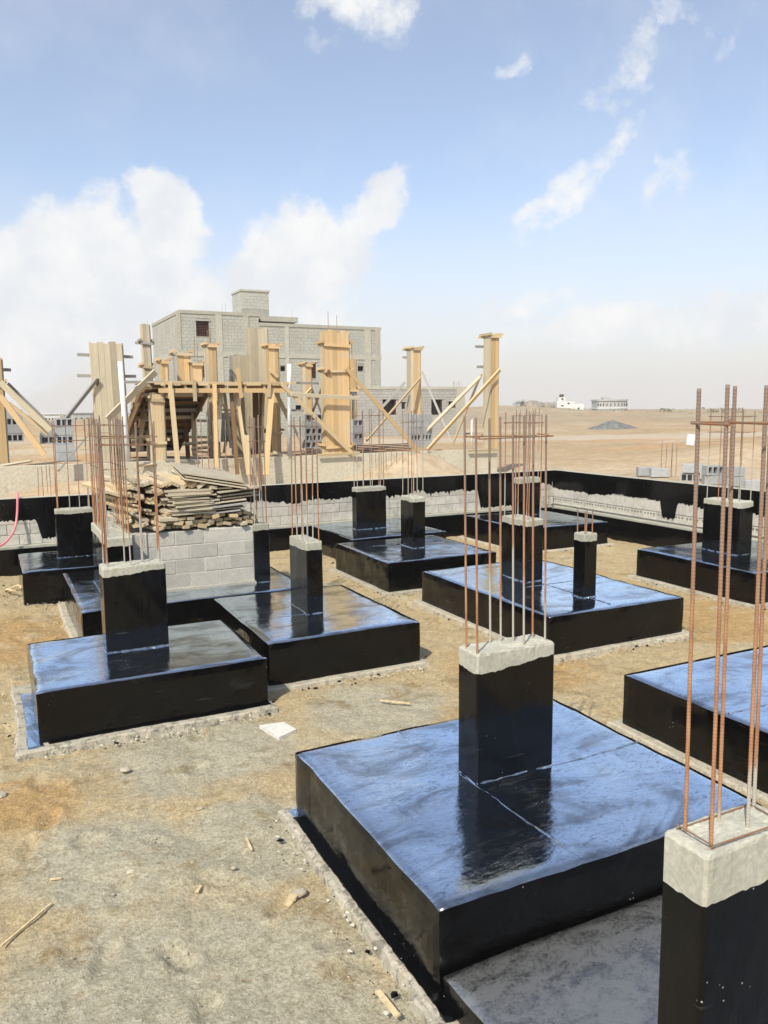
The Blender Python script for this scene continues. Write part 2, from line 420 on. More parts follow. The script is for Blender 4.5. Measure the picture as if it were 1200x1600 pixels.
# ground: tan sand with orange sand and grey cement dust patches
def mat_ground(name, near):
    m, t = material(name)
    sx = t.node('ShaderNodeSeparateXYZ')
    t.l.new(t.pos, sx.inputs[0])
    big = t.noise(t.pos, 0.55 if near else 0.05, 5, 0.6)
    mid = t.noise(t.pos, 2.3 if near else 0.35, 6, 0.65, 0.5)
    fine = t.noise(t.pos, 42.0 if near else 3.0, 4, 0.7)
    grit = t.noise(t.pos, 150.0 if near else 18.0, 2, 0.6)
    tan, orange, grey, brown = (0.52, 0.423, 0.262), (0.49, 0.335, 0.16), (0.465, 0.438, 0.342), (0.30, 0.225, 0.115)
    if near:
        def blob(x, y, r):
            dx = t.math('SUBTRACT', sx.outputs[0], x)
            dy = t.math('SUBTRACT', sx.outputs[1], y)
            d = t.math('SQRT', t.math('ADD', t.math('MULTIPLY', dx, dx), t.math('MULTIPLY', dy, dy)))
            return t.step(t.math('DIVIDE', d, r), 1.0, 0.25)
        cement = None
        for q in ((0.7, 3.7, 1.7), (1.1, 3.0, 1.4), (0.6, 5.4, 0.9), (1.5, 6.9, 1.3), (3.4, 7.0, 1.1), (1.5, 5.2, 0.9)):
            bq = blob(*q)
            cement = bq if cement is None else t.math('MAXIMUM', cement, bq)
        ora = None
        for q in ((-0.2, 11.6, 2.4), (0.05, 6.5, 0.75), (1.7, 6.3, 0.5), (8.4, 11.0, 2.6), (3.9, 6.6, 0.6), (5.4, 7.4, 1.4), (9.0, 8.0, 2.0)):
            bq = blob(*q)
            ora = bq if ora is None else t.math('MAXIMUM', ora, bq)
        gmask = t.step(t.math('ADD', t.math('MULTIPLY', cement, 0.55), t.math('ADD', t.math('MULTIPLY', mid, 0.8), t.math('MULTIPLY', big, 0.3))), 0.55, 1.0)
        omask = t.step(t.math('ADD', t.math('MULTIPLY', ora, 0.45), t.math('ADD', t.math('MULTIPLY', mid, 0.6), t.math('MULTIPLY', big, 0.35))), 0.58, 0.9)
        bm = t.step(t.noise(t.pos, 1.7, 6, 0.72), 0.53, 0.66)
        col = t.mix(omask, tan, orange)
        col = t.mix(gmask, col, grey)
        col = t.mix(t.math('MULTIPLY', t.step(t.noise(t.pos, 1.1, 6, 0.7), 0.52, 0.66), 0.6), col, (0.555, 0.51, 0.375))
        col = t.mix(t.math('MULTIPLY', bm, 0.72), col, brown)
        col = t.mulc(col, t.mix(t.step(fine, 0.25, 0.75), (0.66, 0.64, 0.60), (1.16, 1.15, 1.13)))
        col = t.mix(t.math('MULTIPLY', t.step(grit, 0.64, 0.72), 0.4), col, (0.54, 0.48, 0.37))
        col = t.mix(t.math('MULTIPLY', t.step(t.noise(t.pos, 60.0, 3, 0.6), 0.69, 0.74), 0.7), col, (0.16, 0.14, 0.11))
        clod = t.noise(t.pos, 16.0, 6, 0.75)
        col = t.mulc(col, t.mix(t.step(clod, 0.36, 0.60), (0.84, 0.82, 0.78), (1.06, 1.06, 1.05)))
        peb = t.node('ShaderNodeTexVoronoi', feature='F1')
        t.put(peb.inputs['Vector'], t.pos)
        peb.inputs['Scale'].default_value = 48.0
        pm = t.math('MULTIPLY', t.step(peb.outputs['Distance'], 0.30, 0.22), t.step(t.noise(t.pos, 3.0, 4, 0.6), 0.44, 0.56))
        sepc = t.node('ShaderNodeSeparateXYZ')
        t.l.new(peb.outputs['Color'], sepc.inputs[0])
        pm = t.math('MULTIPLY', pm, t.step(sepc.outputs[0], 0.55, 0.6))
        col = t.mix(t.math('MULTIPLY', pm, 0.75), col, t.mix(sepc.outputs[1], (0.34, 0.28, 0.19), (0.56, 0.51, 0.41)))
        n = t.bump(clod, 0.8, 0.03)
        n = t.bump(fine, 0.8, 0.015, n)
        n = t.bump(t.math('ADD', grit, pm), 0.5, 0.008, n)
    else:
        strat = t.noise(t.scale(t.pos, (0.035, 0.12, 0.1)), 1.0, 5, 0.6)
        col = t.mix(t.step(big, 0.38, 0.62), (0.41, 0.305, 0.19), (0.50, 0.41, 0.295))
        col = t.mix(t.math('MULTIPLY', t.step(strat, 0.49, 0.58), 0.85), col, (0.455, 0.29, 0.155))
        col = t.mix(t.math('MULTIPLY', t.step(mid, 0.52, 0.66), 0.6), col, (0.31, 0.24, 0.15))
        col = t.mulc(col, t.mix(t.step(fine, 0.25, 0.75), (0.80, 0.79, 0.77), (1.1, 1.1, 1.08)))
        dist = t.vmath('LENGTH', t.pos)
        ln = t.node('ShaderNodeVectorMath', operation='LENGTH')
        t.l.new(t.pos, ln.inputs[0])
        track = t.math('ADD', t.math('ADD', t.math('MULTIPLY', sx.outputs[0], 0.3433), t.math('MULTIPLY', sx.outputs[1], 0.9392)), t.math('MULTIPLY', t.noise(t.pos, 0.06, 3, 0.5), 7.0))
        trk = t.step(t.math('ABSOLUTE', t.math('SUBTRACT', track, 52.5)), 4.5, 3.0)
        col = t.mix(t.math('MULTIPLY', trk, 0.75), col, (0.47, 0.41, 0.325))
        trk2 = t.step(t.math('ABSOLUTE', t.math('SUBTRACT', track, 52.5)), 0.35, 0.0)
        col = t.mix(t.math('MULTIPLY', trk2, 0.5), col, (0.36, 0.29, 0.20))
        scrub = t.math('MULTIPLY', t.step(t.noise(t.pos, 0.4, 6, 0.75), 0.46, 0.58), t.step(ln.outputs['Value'], 75.0, 130.0))
        col = t.mix(t.math('MULTIPLY', t.step(ln.outputs['Value'], 80.0, 150.0), 0.45), col, (0.36, 0.30, 0.205))
        col = t.mix(t.math('MULTIPLY', scrub, 0.6), col, (0.23, 0.195, 0.13))
        n = t.bump(fine, 0.5, 0.08)
        n = t.bump(t.noise(t.pos, 1.2, 4, 0.6), 0.4, 0.3, n)
    setb(t, col, 0.95, n, 1.5, 0.12)
    return m


M['ground'] = mat_ground('pit_soil', True)
M['desert'] = mat_ground('desert_sand', False)


# ------------------------------------------------------------------ mesh helpers
class MB:
    def __init__(self):
        self.v, self.f, self.m = [], [], []

    def quad(self, a, b, c, d, mi=0):
        n = len(self.v)
        self.v += [tuple(a), tuple(b), tuple(c), tuple(d)]
        self.f.append((n, n + 1, n + 2, n + 3))
        self.m.append(mi)

    def box(self, x0, x1, y0, y1, z0, z1, mi=0, skip=''):
        n = len(self.v)
        self.v += [(x0, y0, z0), (x1, y0, z0), (x1, y1, z0), (x0, y1, z0), (x0, y0, z1), (x1, y0, z1), (x1, y1, z1), (x0, y1, z1)]
        F = dict(b=(0, 3, 2, 1), t=(4, 5, 6, 7), f=(0, 1, 5, 4), r=(1, 2, 6, 5), k=(2, 3, 7, 6), l=(3, 0, 4, 7))
        for k, q in F.items():
            if k not in skip:
                self.f.append(tuple(n + i for i in q))
                self.m.append(mi)

    def tube(self, pts, r, seg=8, mi=0, cap=True):
        pts = [Vector(p) for p in pts]
        n0 = len(self.v)
        ref = None
        for i, p in enumerate(pts):
            d = (pts[min(i + 1, len(pts) - 1)] - pts[max(i - 1, 0)]).normalized()
            if ref is None:
                ref = d.orthogonal().normalized()
            a = (ref - d * ref.dot(d)).normalized()
            ref = a
            b = d.cross(a)
            rr = r[i] if isinstance(r, (list, tuple)) else r
            for k in range(seg):
                th = 2 * math.pi * k / seg
                self.v.append(tuple(p + (a * math.cos(th) + b * math.sin(th)) * rr))
        for i in range(len(pts) - 1):
            for k in range(seg):
                k2 = (k + 1) % seg
                self.f.append((n0 + i * seg + k, n0 + i * seg + k2, n0 + (i + 1) * seg + k2, n0 + (i + 1) * seg + k))
                self.m.append(mi)
        if cap:
            self.f.append(tuple(n0 + k for k in reversed(range(seg))))
            self.m.append(mi)
            e = n0 + (len(pts) - 1) * seg
            self.f.append(tuple(e + k for k in range(seg)))
            self.m.append(mi)

    def mesh(self, name, mats, smooth=False):
        me = bpy.data.meshes.new(name)
        me.from_pydata(self.v, [], self.f)
        for mt in (mats if isinstance(mats, (list, tuple)) else [mats]):
            me.materials.append(mt)
        if any(self.m):
            me.polygons.foreach_set('material_index', self.m)
        if smooth:
            me.polygons.foreach_set('use_smooth', [True] * len(me.polygons))
        me.update()
        return me


def base_of(p):
    v = Vector((0, 0, 0))
    while p is not None:
        v += p.location
        p = p.parent
    return v


def tag(o, label=None, cat=None, group=None, kind=None):
    if label:
        o['label'] = label
    if cat:
        o['category'] = cat
    if group:
        o['group'] = group
    if kind:
        o['kind'] = kind
    return o


def thing(name, loc, label, cat, group=None):
    o = bpy.data.objects.new(name, None)
    COL.objects.link(o)
    o.location = loc
    o.empty_display_size = 0.2
    return tag(o, label, cat, group)


def put(name, mb, mats, parent=None, smooth=False, kind=None):
    """mesh written in world coordinates, stored relative to its parent"""
    o = bpy.data.objects.new(name, None if mb is None else mb.mesh(name, mats, smooth))
    COL.objects.link(o)
    if parent is not None:
        o.parent = parent
        b = base_of(parent)
        if b.length:
            o.data.transform(Matrix.Translation(-b))
    if kind:
        o['kind'] = kind
    return o


def inst(name, me, world_m, parent=None):
    o = bpy.data.objects.new(name, me)
    COL.objects.link(o)
    if parent is not None:
        o.parent = parent
        world_m = Matrix.Translation(-base_of(parent)) @ world_m
    o.matrix_local = world_m
    return o


def unit_board(mat, key):
    b = 0.06
    bm = bmesh.new()
    bmesh.ops.create_cube(bm, size=1.0)
    me = bpy.data.meshes.new('board_' + key)
    bm.to_mesh(me)
    bm.free()
    me.materials.append(mat)
    return me


BOARD = {k: unit_board(M[k], k) for k in ('wood_new', 'wood_tan', 'wood_old', 'wood_grey', 'wood_dark', 'ply_dark', 'ply', 'straw', 'plinth')}


def board(name, p0, p1, w, th, mat, parent=None, wide=(0, 0, 1)):
    """plank from p0 to p1: width w lies along `wide`, thickness th across it"""
    p0, p1 = Vector(p0), Vector(p1)
    x = (p1 - p0).normalized()
    y = Vector(wide)
    y = (y - x * y.dot(x)).normalized()
    z = x.cross(y)
    L = (p1 - p0).length
    mt = Matrix.Identity(4)
    for i in range(3):
        mt[i][0], mt[i][1], mt[i][2] = x[i] * L, y[i] * w, z[i] * th
    mt.translation = (p0 + p1) / 2
    return inst(name, BOARD[mat], mt, parent)


# value noise on numpy grids
def vnoise(x, y, seed=0):
    xi, yi = np.floor(x).astype(np.int64), np.floor(y).astype(np.int64)
    xf, yf = x - xi, y - yi
    u, v = xf * xf * (3 - 2 * xf), yf * yf * (3 - 2 * yf)

    def hsh(a, b):
        n = (a * 374761393 + b * 668265263 + seed * 1442695041) & 0x7fffffff
        n = ((n ^ (n >> 13)) * 1274126177) & 0x7fffffff
        return ((n ^ (n >> 16)) & 0xffff) / 65535.0
    a, b, c, d = hsh(xi, yi), hsh(xi + 1, yi), hsh(xi, yi + 1), hsh(xi + 1, yi + 1)
    return (a * (1 - u) + b * u) * (1 - v) + (c * (1 - u) + d * u) * v


def fbm(x, y, seed=0, octv=4, gain=0.5):
    s, a, tot = 0.0, 1.0, 0.0
    for o in range(octv):
        s = s + a * vnoise(x * 2 ** o, y * 2 ** o, seed + o * 17)
        tot += a
        a *= gain
    return s / tot


def n1(x, y=0.0, seed=0):
    s_, a_, tot = 0.0, 1.0, 0.0
    for o in range(4):
        px_, py_, sd = x * 2 ** o, y * 2 ** o, seed + o * 17
        xi, yi = math.floor(px_), math.floor(py_)
        xf, yf = px_ - xi, py_ - yi
        u, v = xf * xf * (3 - 2 * xf), yf * yf * (3 - 2 * yf)

        def hsh(a, b):
            n = (a * 374761393 + b * 668265263 + sd * 1442695041) & 0x7fffffff
            n = ((n ^ (n >> 13)) * 1274126177) & 0x7fffffff
            return ((n ^ (n >> 16)) & 0xffff) / 65535.0
        s_ += a_ * ((hsh(xi, yi) * (1 - u) + hsh(xi + 1, yi) * u) * (1 - v) + (hsh(xi, yi + 1) * (1 - u) + hsh(xi + 1, yi + 1) * u) * v)
        tot += a_
        a_ *= 0.5
    return s_ / tot


def grid_mesh(name, xs, ys, zfun, mat):
    X, Y = np.meshgrid(xs, ys)
    Z = zfun(X, Y)
    nx, ny = len(xs), len(ys)
    co = np.stack([X, Y, Z], -1).reshape(-1, 3).astype(np.float32)
    i = np.arange(nx - 1)
    j = np.arange(ny - 1)
    I, J = np.meshgrid(i, j)
    a = (J * nx + I).ravel()
    quads = np.stack([a, a + 1, a + nx + 1, a + nx], -1).astype(np.int32)
    me = bpy.data.meshes.new(name)
    me.vertices.add(len(co))
    me.vertices.foreach_set('co', co.ravel())
    me.loops.add(quads.size)
    me.loops.foreach_set('vertex_index', quads.ravel())
    me.polygons.add(len(quads))
    me.polygons.foreach_set('loop_start', np.arange(0, quads.size, 4, dtype=np.int32))
    me.polygons.foreach_set('use_smooth', np.ones(len(quads), dtype=bool))
    me.update(calc_edges=True)
    me.materials.append(mat)
    o = bpy.data.objects.new(name, me)
    COL.objects.link(o)
    o['kind'] = 'structure'
    return o


# ------------------------------------------------------------------ ground
_rng = random.Random(21)
DENTS = [(_rng.uniform(-1.5, 9), _rng.uniform(2.6, 13), _rng.uniform(.05, .09), _rng.uniform(.10, .16), _rng.uniform(0, 3.14), _rng.uniform(.018, .042)) for _ in range(170)]
RUTS = [(_rng.uniform(-1, 4), _rng.uniform(3, 9), _rng.uniform(-.5, .5)) for _ in range(5)]


def pit_z(X, Y):
    z = (fbm(X * 0.7, Y * 0.7, 3, 3) - 0.5) * 0.07 + (fbm(X * 2.6, Y * 2.6, 9, 4) - 0.5) * 0.07 + (fbm(X * 13, Y * 13, 21, 3) - 0.5) * 0.024
    if X.size > 1000:
        for (x, y, a, b, th, h) in DENTS:            # trodden places
            c, s_ = math.cos(th), math.sin(th)
            u, v = (X - x) * c + (Y - y) * s_, -(X - x) * s_ + (Y - y) * c
            q = (u / b) ** 2 + (v / a) ** 2
            z = z - h * np.exp(-q * q) + h * 0.5 * np.exp(-((np.sqrt(q) - 1.35) / 0.3) ** 2)
    return z


grid_mesh('ground', np.concatenate([np.arange(-14, -2.5, 0.25), np.arange(-2.5, 7.0, 0.035), np.arange(7.0, 13.12, 0.07)]),
          np.concatenate([np.arange(-8, 1.5, 0.25), np.arange(1.5, 9.0, 0.035), np.arange(9.0, 16.62, 0.07)]), pit_z, M['ground'])


def geo(a, s, e):
    out, x = [a], a
    while x < e:
        x += s
        s *= 1.09
        out.append(x)
    return np.array(out)


def desert_z(X, Y):
    d = np.sqrt(X ** 2 + Y ** 2)
    z = 1.05 + (fbm(X * 0.35, Y * 0.35, 5, 4) - 0.5) * 0.35
    z = z + (fbm(X * 0.03, Y * 0.03, 8, 4) - 0.5) * np.clip((d - 20) / 60, 0, 1) * 1.3
    z = z + (fbm(X * 0.008, Y * 0.012, 31, 3) - 0.5) * np.clip((d - 90) / 150, 0, 1) * 4.0
    # flat building plot next door, filled to its plinth
    plot = np.clip((14.2 - X) / 0.6, 0, 1) * np.clip((Y - 20.3) / 0.3, 0, 1) * np.clip((46 - Y) / 8, 0, 1)
    z = z * (1 - plot) + plot * (1.70 + (fbm(X * 0.8, Y * 0.8, 15, 3) - 0.5) * 0.2)
    # sand heaped against the plinth and past the right wall
    z = z + 0.75 * np.exp(-((X - 10.7) / 1.3) ** 2 - ((Y - 19.7) / 1.0) ** 2) * (Y < 20.2)
    z = z + 0.45 * np.exp(-((X - 2.0) / 2.2) ** 2 - ((Y - 19.7) / 1.0) ** 2) * (Y < 20.2)
    z = z + 0.30 * np.clip((15.6 - X) / 0.8, 0, 1) * (X > 13.1) * np.clip((Y - 10.0) / 0.6, 0, 1) * np.clip((15.2 - Y) / 0.6, 0, 1)
    z = z + 0.9 * np.exp(-((X - 28.0) / 4.5) ** 2 - ((Y - 20.0) / 4.0) ** 2)
    z = z + 2.6 * np.exp(-((X - 132) / 22.0) ** 2 - ((Y - 190) / 30.0) ** 2)
    z = z - np.clip(d - 420, 0, None) * 0.008
    pit = (X < 13.08) & (Y < 16.56) & (X > -14.0) & (Y > -8.0)
    return np.where(pit, -0.9, z)


dx_ = np.concatenate([-geo(14.0, 1.0, 2600)[::-1], np.arange(-13.9, 13.0, 0.45), [13.0, 13.12], geo(13.2, 0.22, 2600)])
dy_ = np.concatenate([-geo(8.0, 1.0, 2600)[::-1], np.arange(-7.9, 16.4, 0.8), [16.5, 16.6], np.arange(16.7, 21.0, 0.16), geo(21.0, 0.22, 2600)])
grid_mesh('desert_terrain', dx_, dy_, desert_z, M['desert'])


def scatter(name, n, region, rmin, rmax, mat, avoid=(), zf=None, dens=None):
    mb = MB()
    tries = 0
    k = 0
    while k < n and tries < n * 20:
        tries += 1
        x, y = region(R(), R())
        if any(a <= x <= b and c <= y <= d for a, b, c, d in avoid):
            continue
        if dens and R() > dens(x, y):
            continue
        r = rmin + (rmax - rmin) * R() ** 4
        z = float(pit_z(np.array([x]), np.array([y]))[0]) if zf is None else zf(x, y)
        n0 = len(mb.v)
        a0 = R() * 6.28
        sx, sy, sz = U(.7, 1.3), U(.6, 1.0), U(.4, .8)
        for (px_, py_, pz_) in ((1, 0, 0), (-1, 0, 0), (0, 1, 0), (0, -1, 0), (.2, .1, 1), (.5, .6, .6), (-.6, .4, .5), (-.4, -.6, .6), (.6, -.5, .5)):
            px2, py2 = px_ * sx * U(.8, 1.2), py_ * sy * U(.8, 1.2)
            mb.v.append((x + r * (px2 * math.cos(a0) - py2 * math.sin(a0)), y + r * (px2 * math.sin(a0) + py2 * math.cos(a0)), z - r * 0.15 + r * pz_ * sz))
        for q in ((0, 5, 8), (0, 2, 5), (2, 6, 5), (2, 1, 6), (1, 7, 6), (1, 3, 7), (3, 8, 7), (3, 0, 8), (5, 4, 8), (5, 6, 4), (6, 7, 4), (7, 8, 4)):
            mb.f.append(tuple(n0 + i for i in q))
            mb.m.append(0)
        k += 1
    return put(name, mb, mat, None, False, 'stuff')


# footing footprints (x0, x1, y0, y1), metres
FOOT = [(1.88, 4.26, 3.2, 5.32), (1.88, 4.3, 0.7, 3.18), (5.24, 7.6, 3.2, 5.5), (5.9, 8.12, 7.45, 10.62), (5.72, 7.85, 11.4, 13.75),
        (6.16, 8.3, 13.9, 16.1), (9.85, 12.1, 13.3, 15.7), (10.18, 12.5, 8.1, 10.45), (0.23, 2.4, 7.54, 9.3), (2.56, 4.44, 8.02, 10.4),
        (0.9, 3.95, 10.42, 13.1), (0.33, 2.5, 13.5, 15.3)]
scatter('gravel', 7000, lambda a, b: (-1.6 + 6.5 * a, 2.4 + 6.5 * b), 0.003, 0.015, M['rubble'], FOOT)
scatter('gravel_fines', 3500, lambda a, b: (-1.5 + 12 * a, 8 + 8.5 * b), 0.006, 0.022, M['rubble'], FOOT)


# ------------------------------------------------------------------ foundations
def soft_box(mb, x0, x1, y0, y1, z0, z1, res, jit, topwob, mi_side=0, mi_top=1, seed=1, rnd=0.008):
    """box with uneven faces: a fine grid on top and on the sides, softened upper edge"""
    nx, ny, nz = max(2, int((x1 - x0) / res)), max(2, int((y1 - y0) / res)), max(2, int((z1 - z0) / res))

    def P(i, j, k):
        x, y, z = x0 + (x1 - x0) * i / nx, y0 + (y1 - y0) * j / ny, z0 + (z1 - z0) * k / nz
        ex = (i == 0) - (i == nx)
        ey = (j == 0) - (j == ny)
        top = k == nz
        if ex:
            x += (n1(y * 3 + seed, z * 3, 5) - 0.5) * jit
        if ey:
            y += (n1(x * 3 + seed, z * 3 + 9, 7) - 0.5) * jit
        if top:
            z += (n1(x * 1.6 + seed * 3, y * 1.6, 11) - 0.5) * topwob
            if ex or ey:
                z -= rnd * (1.6 if (ex and ey) else 1.0) + 0.030 * max(0.0, n1(x * 4 + seed, y * 4, 19) - 0.62)
                x += ex * rnd * 0.6
                y += ey * rnd * 0.6
        elif ex and ey:
            x += ex * rnd * 0.8
            y += ey * rnd * 0.8
        return (x, y, z)
    idx = {}

    def V(i, j, k):
        q = (i, j, k)
        if q not in idx:
            idx[q] = len(mb.v)
            mb.v.append(P(i, j, k))
        return idx[q]

    def F(a, b, c, d, mi):
        mb.f.append((a, b, c, d))
        mb.m.append(mi)
    for i in range(nx):
        for j in range(ny):
            F(V(i, j, nz), V(i + 1, j, nz), V(i + 1, j + 1, nz), V(i, j + 1, nz), mi_top)
    for i in range(nx):
        for k in range(nz):
            F(V(i, 0, k), V(i + 1, 0, k), V(i + 1, 0, k + 1), V(i, 0, k + 1), mi_side)
            F(V(i + 1, ny, k), V(i, ny, k), V(i, ny, k + 1), V(i + 1, ny, k + 1), mi_side)
    for j in range(ny):
        for k in range(nz):
            F(V(0, j + 1, k), V(0, j, k), V(0, j, k + 1), V(0, j + 1, k + 1), mi_side)
            F(V(nx, j, k), V(nx, j + 1, k), V(nx, j + 1, k + 1), V(nx, j, k + 1), mi_side)


def ragged_slab(mb, x0, x1, y0, y1, z0, z1, amp, step=0.06, seed=3, mi=0):
    """thin slab with a broken outline"""
    loop = []
    for (ax, ay, bx, by) in ((x0, y0, x1, y0), (x1, y0, x1, y1), (x1, y1, x0, y1), (x0, y1, x0, y0)):
        L = math.hypot(bx - ax, by - ay)
        n = max(2, int(L / step))
        nxn, nyn = (by - ay) / L, -(bx - ax) / L
        for q in range(n):
            f = q / n
            o = (n1(ax + (bx - ax) * f * 1.0 + seed, ay * 1.3 + (by - ay) * f, seed) - 0.5) * amp + U(-.4, .4) * amp * 0.22
            loop.append((ax + (bx - ax) * f + nxn * o, ay + (by - ay) * f + nyn * o))
    n0 = len(mb.v)
    n = len(loop)
    cx, cy = (x0 + x1) / 2, (y0 + y1) / 2
    for (x, y) in loop:
        mb.v.append((x + (x - cx) * 0.012, y + (y - cy) * 0.012, z0))
    for (x, y) in loop:
        mb.v.append((x, y, z1 - 0.010 + U(-.005, .003)))
    for (x, y) in loop:
        s = 0.022 / max(0.2, math.hypot(x - cx, y - cy))
        mb.v.append((x - (x - cx) * s, y - (y - cy) * s, z1 + U(-.003, .003)))
    for q in range(n):
        q2 = (q + 1) % n
        for r_ in (0, 1):
            mb.f.append((n0 + r_ * n + q, n0 + r_ * n + q2, n0 + (r_ + 1) * n + q2, n0 + (r_ + 1) * n + q))
            mb.m.append(mi)
    mb.f.append(tuple(n0 + 2 * n + q for q in range(n)))
    mb.m.append(mi)


def rebar_mesh(L, r, rib, seg=8):
    mb = MB()
    pts, rad = [(0, 0, 0)], [r]
    z = rib
    while z < L - rib:
        pts += [(0, 0, z - 0.0035), (0, 0, z - 0.0012), (0, 0, z + 0.0012), (0, 0, z + 0.0035)]
        rad += [r, r * 1.11, r * 1.11, r]
        z += rib
    pts.append((0, 0, L))
    rad.append(r)
    mb.tube(pts, rad, seg)
    return mb.mesh('rebar', M['rebar'], True)


BAR = rebar_mesh(1.60, 0.0072, 0.0125)
BAR_PLAIN = rebar_mesh(1.60, 0.0075, 0.16, 6)


def rebar(parent, x, y, z, L, lean=0.012, name='rebar', me=None, ang=None, cem=None):
    a, l = U(0, 6.28), U(0, lean)
    if ang is not None:
        a, l = ang, lean
    q = Matrix.Translation((x, y, z)) @ Matrix.Rotation(l, 4, Vector((math.cos(a), math.sin(a), 0))) @ Matrix.Rotation(U(0, 6), 4, 'Z') @ Matrix.Diagonal((1, 1, L / 1.6, 1))
    o = inst(name, me or BAR, q, parent)
    o['cement'] = cem if cem is not None else R() ** 1.7 * 1.0
    return o


def stirrup(parent, x0, x1, y0, y1, z, r=0.0045, name='stirrup', tilt=0.01):
    mb = MB()
    c = [(x0, y0), (x1, y0), (x1, y1), (x0, y1)]
    for i in range(4):
        a, b = c[i], c[(i + 1) % 4]
        mb.tube([(a[0], a[1], z + U(-tilt, tilt)), (b[0], b[1], z + U(-tilt, tilt))], r, 6)
    mb.tube([(x0, y0, z), (x0 + 0.06, y0 + 0.05, z + 0.015)], r, 6)
    return put(name, mb, M['wire'], parent)


def pedestal(foot, x0, x1, y0, y1, z0, zb, zt, slope=0.0, seed=1, side='bit_side', blk_name='pedestal'):
    ch = 0.012
    loop = []
    corners = [(x0, y0), (x1, y0), (x1, y1), (x0, y1)]
    for i in range(4):
        a, b = Vector(corners[i]), Vector(corners[(i + 1) % 4])
        d = (b - a)
        L = d.length
        d /= L
        n = max(3, int((L - 2 * ch) / 0.022))
        for q in range(n + 1):
            p = a + d * (ch + (L - 2 * ch) * q / n)
            loop.append((p.x, p.y))
    n = len(loop)

    def ragged(x, y):
        return zb + slope * ((x - x0) / max(0.01, x1 - x0) - 0.5) + (n1(x * 4 + seed * 7, y * 4 + seed, 41) - 0.5) * 0.045 + U(-1, 1) * 0.005
    rag = [ragged(x, y) for x, y in loop]
    mb = MB()
    nz = 7
    for k in range(nz + 1):
        for q, (x, y) in enumerate(loop):
            f = k / nz
            z = z0 - 0.03 + (rag[q] - z0 + 0.03) * f
            w = (n1(x * 6 + z * 4 + seed, y * 6 + z, 13) - 0.5) * 0.008
            mb.v.append((x + (w if abs(x - x0) < 0.02 or abs(x - x1) < 0.02 else 0), y + (w if abs(y - y0) < 0.02 or abs(y - y1) < 0.02 else 0), z))
    for k in range(nz):
        for q in range(n):
            q2 = (q + 1) % n
            mb.f.append((k * n + q, k * n + q2, (k + 1) * n + q2, (k + 1) * n + q))
            mb.m.append(0)
    ped = put(blk_name, mb, M[side], foot)
    cb = MB()
    cx, cy = (x0 + x1) / 2, (y0 + y1) / 2
    ring = []
    for q, (x, y) in enumerate(loop):
        ring.append((x, y, rag[q]))
    rings = [ring]
    for f, dz in ((1.0, -0.012), (0.965, 0.002), (0.86, 0.006), (0.6, 0.0), (0.3, 0.004)):
        rings.append([(cx + (x - cx) * f + U(-.002, .002), cy + (y - cy) * f + U(-.002, .002), zt + dz + (n1(x * 7 * f + seed, y * 7 + seed, 3) - 0.5) * 0.022 + U(-.002, .002)) for x, y in loop])
    for rg in rings:
        cb.v += rg
    for k in range(len(rings) - 1):
        for q in range(n):
            q2 = (q + 1) % n
            cb.f.append((k * n + q, k * n + q2, (k + 1) * n + q2, (k + 1) * n + q))
            cb.m.append(0)
    e = (len(rings) - 1) * n
    cb.f.append(tuple(e + q for q in range(n)))
    cb.m.append(0)
    put('concrete_cap', cb, M['cap'], ped)
    for (a_, b_) in (((x0, y0), (x1, y0)), ((x0, y0), (x0, y1))):  # thin ridge added along the pedestal foot to catch a pale sky highlight
        seam_or_glint(foot, (a_[0], a_[1], z0 + .004), (b_[0], b_[1], z0 + .004), 0.022, 0.010)
    return ped


def footing(label, x0, x1, y0, y1, zt=0.54, top='bit_top', side='bit_side', blinding=0.09, zb=0.07, res=0.09, seed=1, bl_mat='blind', wob=0.022, z0=0.0, group='foundation footings coated in bitumen'):
    f = thing('foundation_footing', ((x0 + x1) / 2, (y0 + y1) / 2, 0), label, 'footing', group)
    mb = MB()
    soft_box(mb, x0, x1, y0, y1, z0 - 0.05, zt, min(res, .075), 0.028, wob, 0, 1, seed)
    put('footing_base', mb, [M[side], M[top]], f, False)
    for p in f.children[0].data.polygons:
        if p.material_index == 1:
            p.use_smooth = True
    if blinding:
        mb = MB()
        ragged_slab(mb, x0 - blinding, x1 + blinding, y0 - blinding, y1 + blinding, -0.08, zb, 0.10, 0.05, seed)
        put('blinding_slab', mb, M[bl_mat], f)
    return f


def seam_or_glint(foot, p0, p1, w=0.03, h=0.008, mat='bit_top'):
    w *= 0.6
    h *= 0.7
    mb = MB()
    p0, p1 = Vector(p0), Vector(p1)
    n = max(4, int((p1 - p0).length / 0.03))
    d = (p1 - p0).normalized()
    s = Vector((-d.y, d.x, 0))
    rows = []
    for i in range(n + 1):
        p = p0 + (p1 - p0) * i / n + s * (n1(i * 0.4, p0.x, 8) - 0.5) * 0.03
        ww = w * U(.35, 1.0)
        hh = h * U(.6, 1.4)
        rows.append([p - s * ww - Vector((0, 0, .012)), p - s * ww * .4 + Vector((0, 0, hh)), p + s * ww * .4 + Vector((0, 0, hh)), p + s * ww - Vector((0, 0, .012))])
    for r_ in rows:
        mb.v += [tuple(q) for q in r_]
    for i in range(n):
        for k in range(3):
            mb.f.append((i * 4 + k, i * 4 + k + 1, i * 4 + k + 5, i * 4 + k + 4))
            mb.m.append(0)
    return put('tar_seam_or_glint', mb, M[mat], foot)


def ped_bars(ped_foot, spots, zt, top, ties=(), box=None, me=None, lean=0.012):
    for (x, y) in spots:
        rebar(ped_foot, x, y, zt - 0.03, top - zt + 0.03 + U(-.03, .03), lean, me=me)
    if box:
        for z in ties:
            stirrup(ped_foot, *box, z)


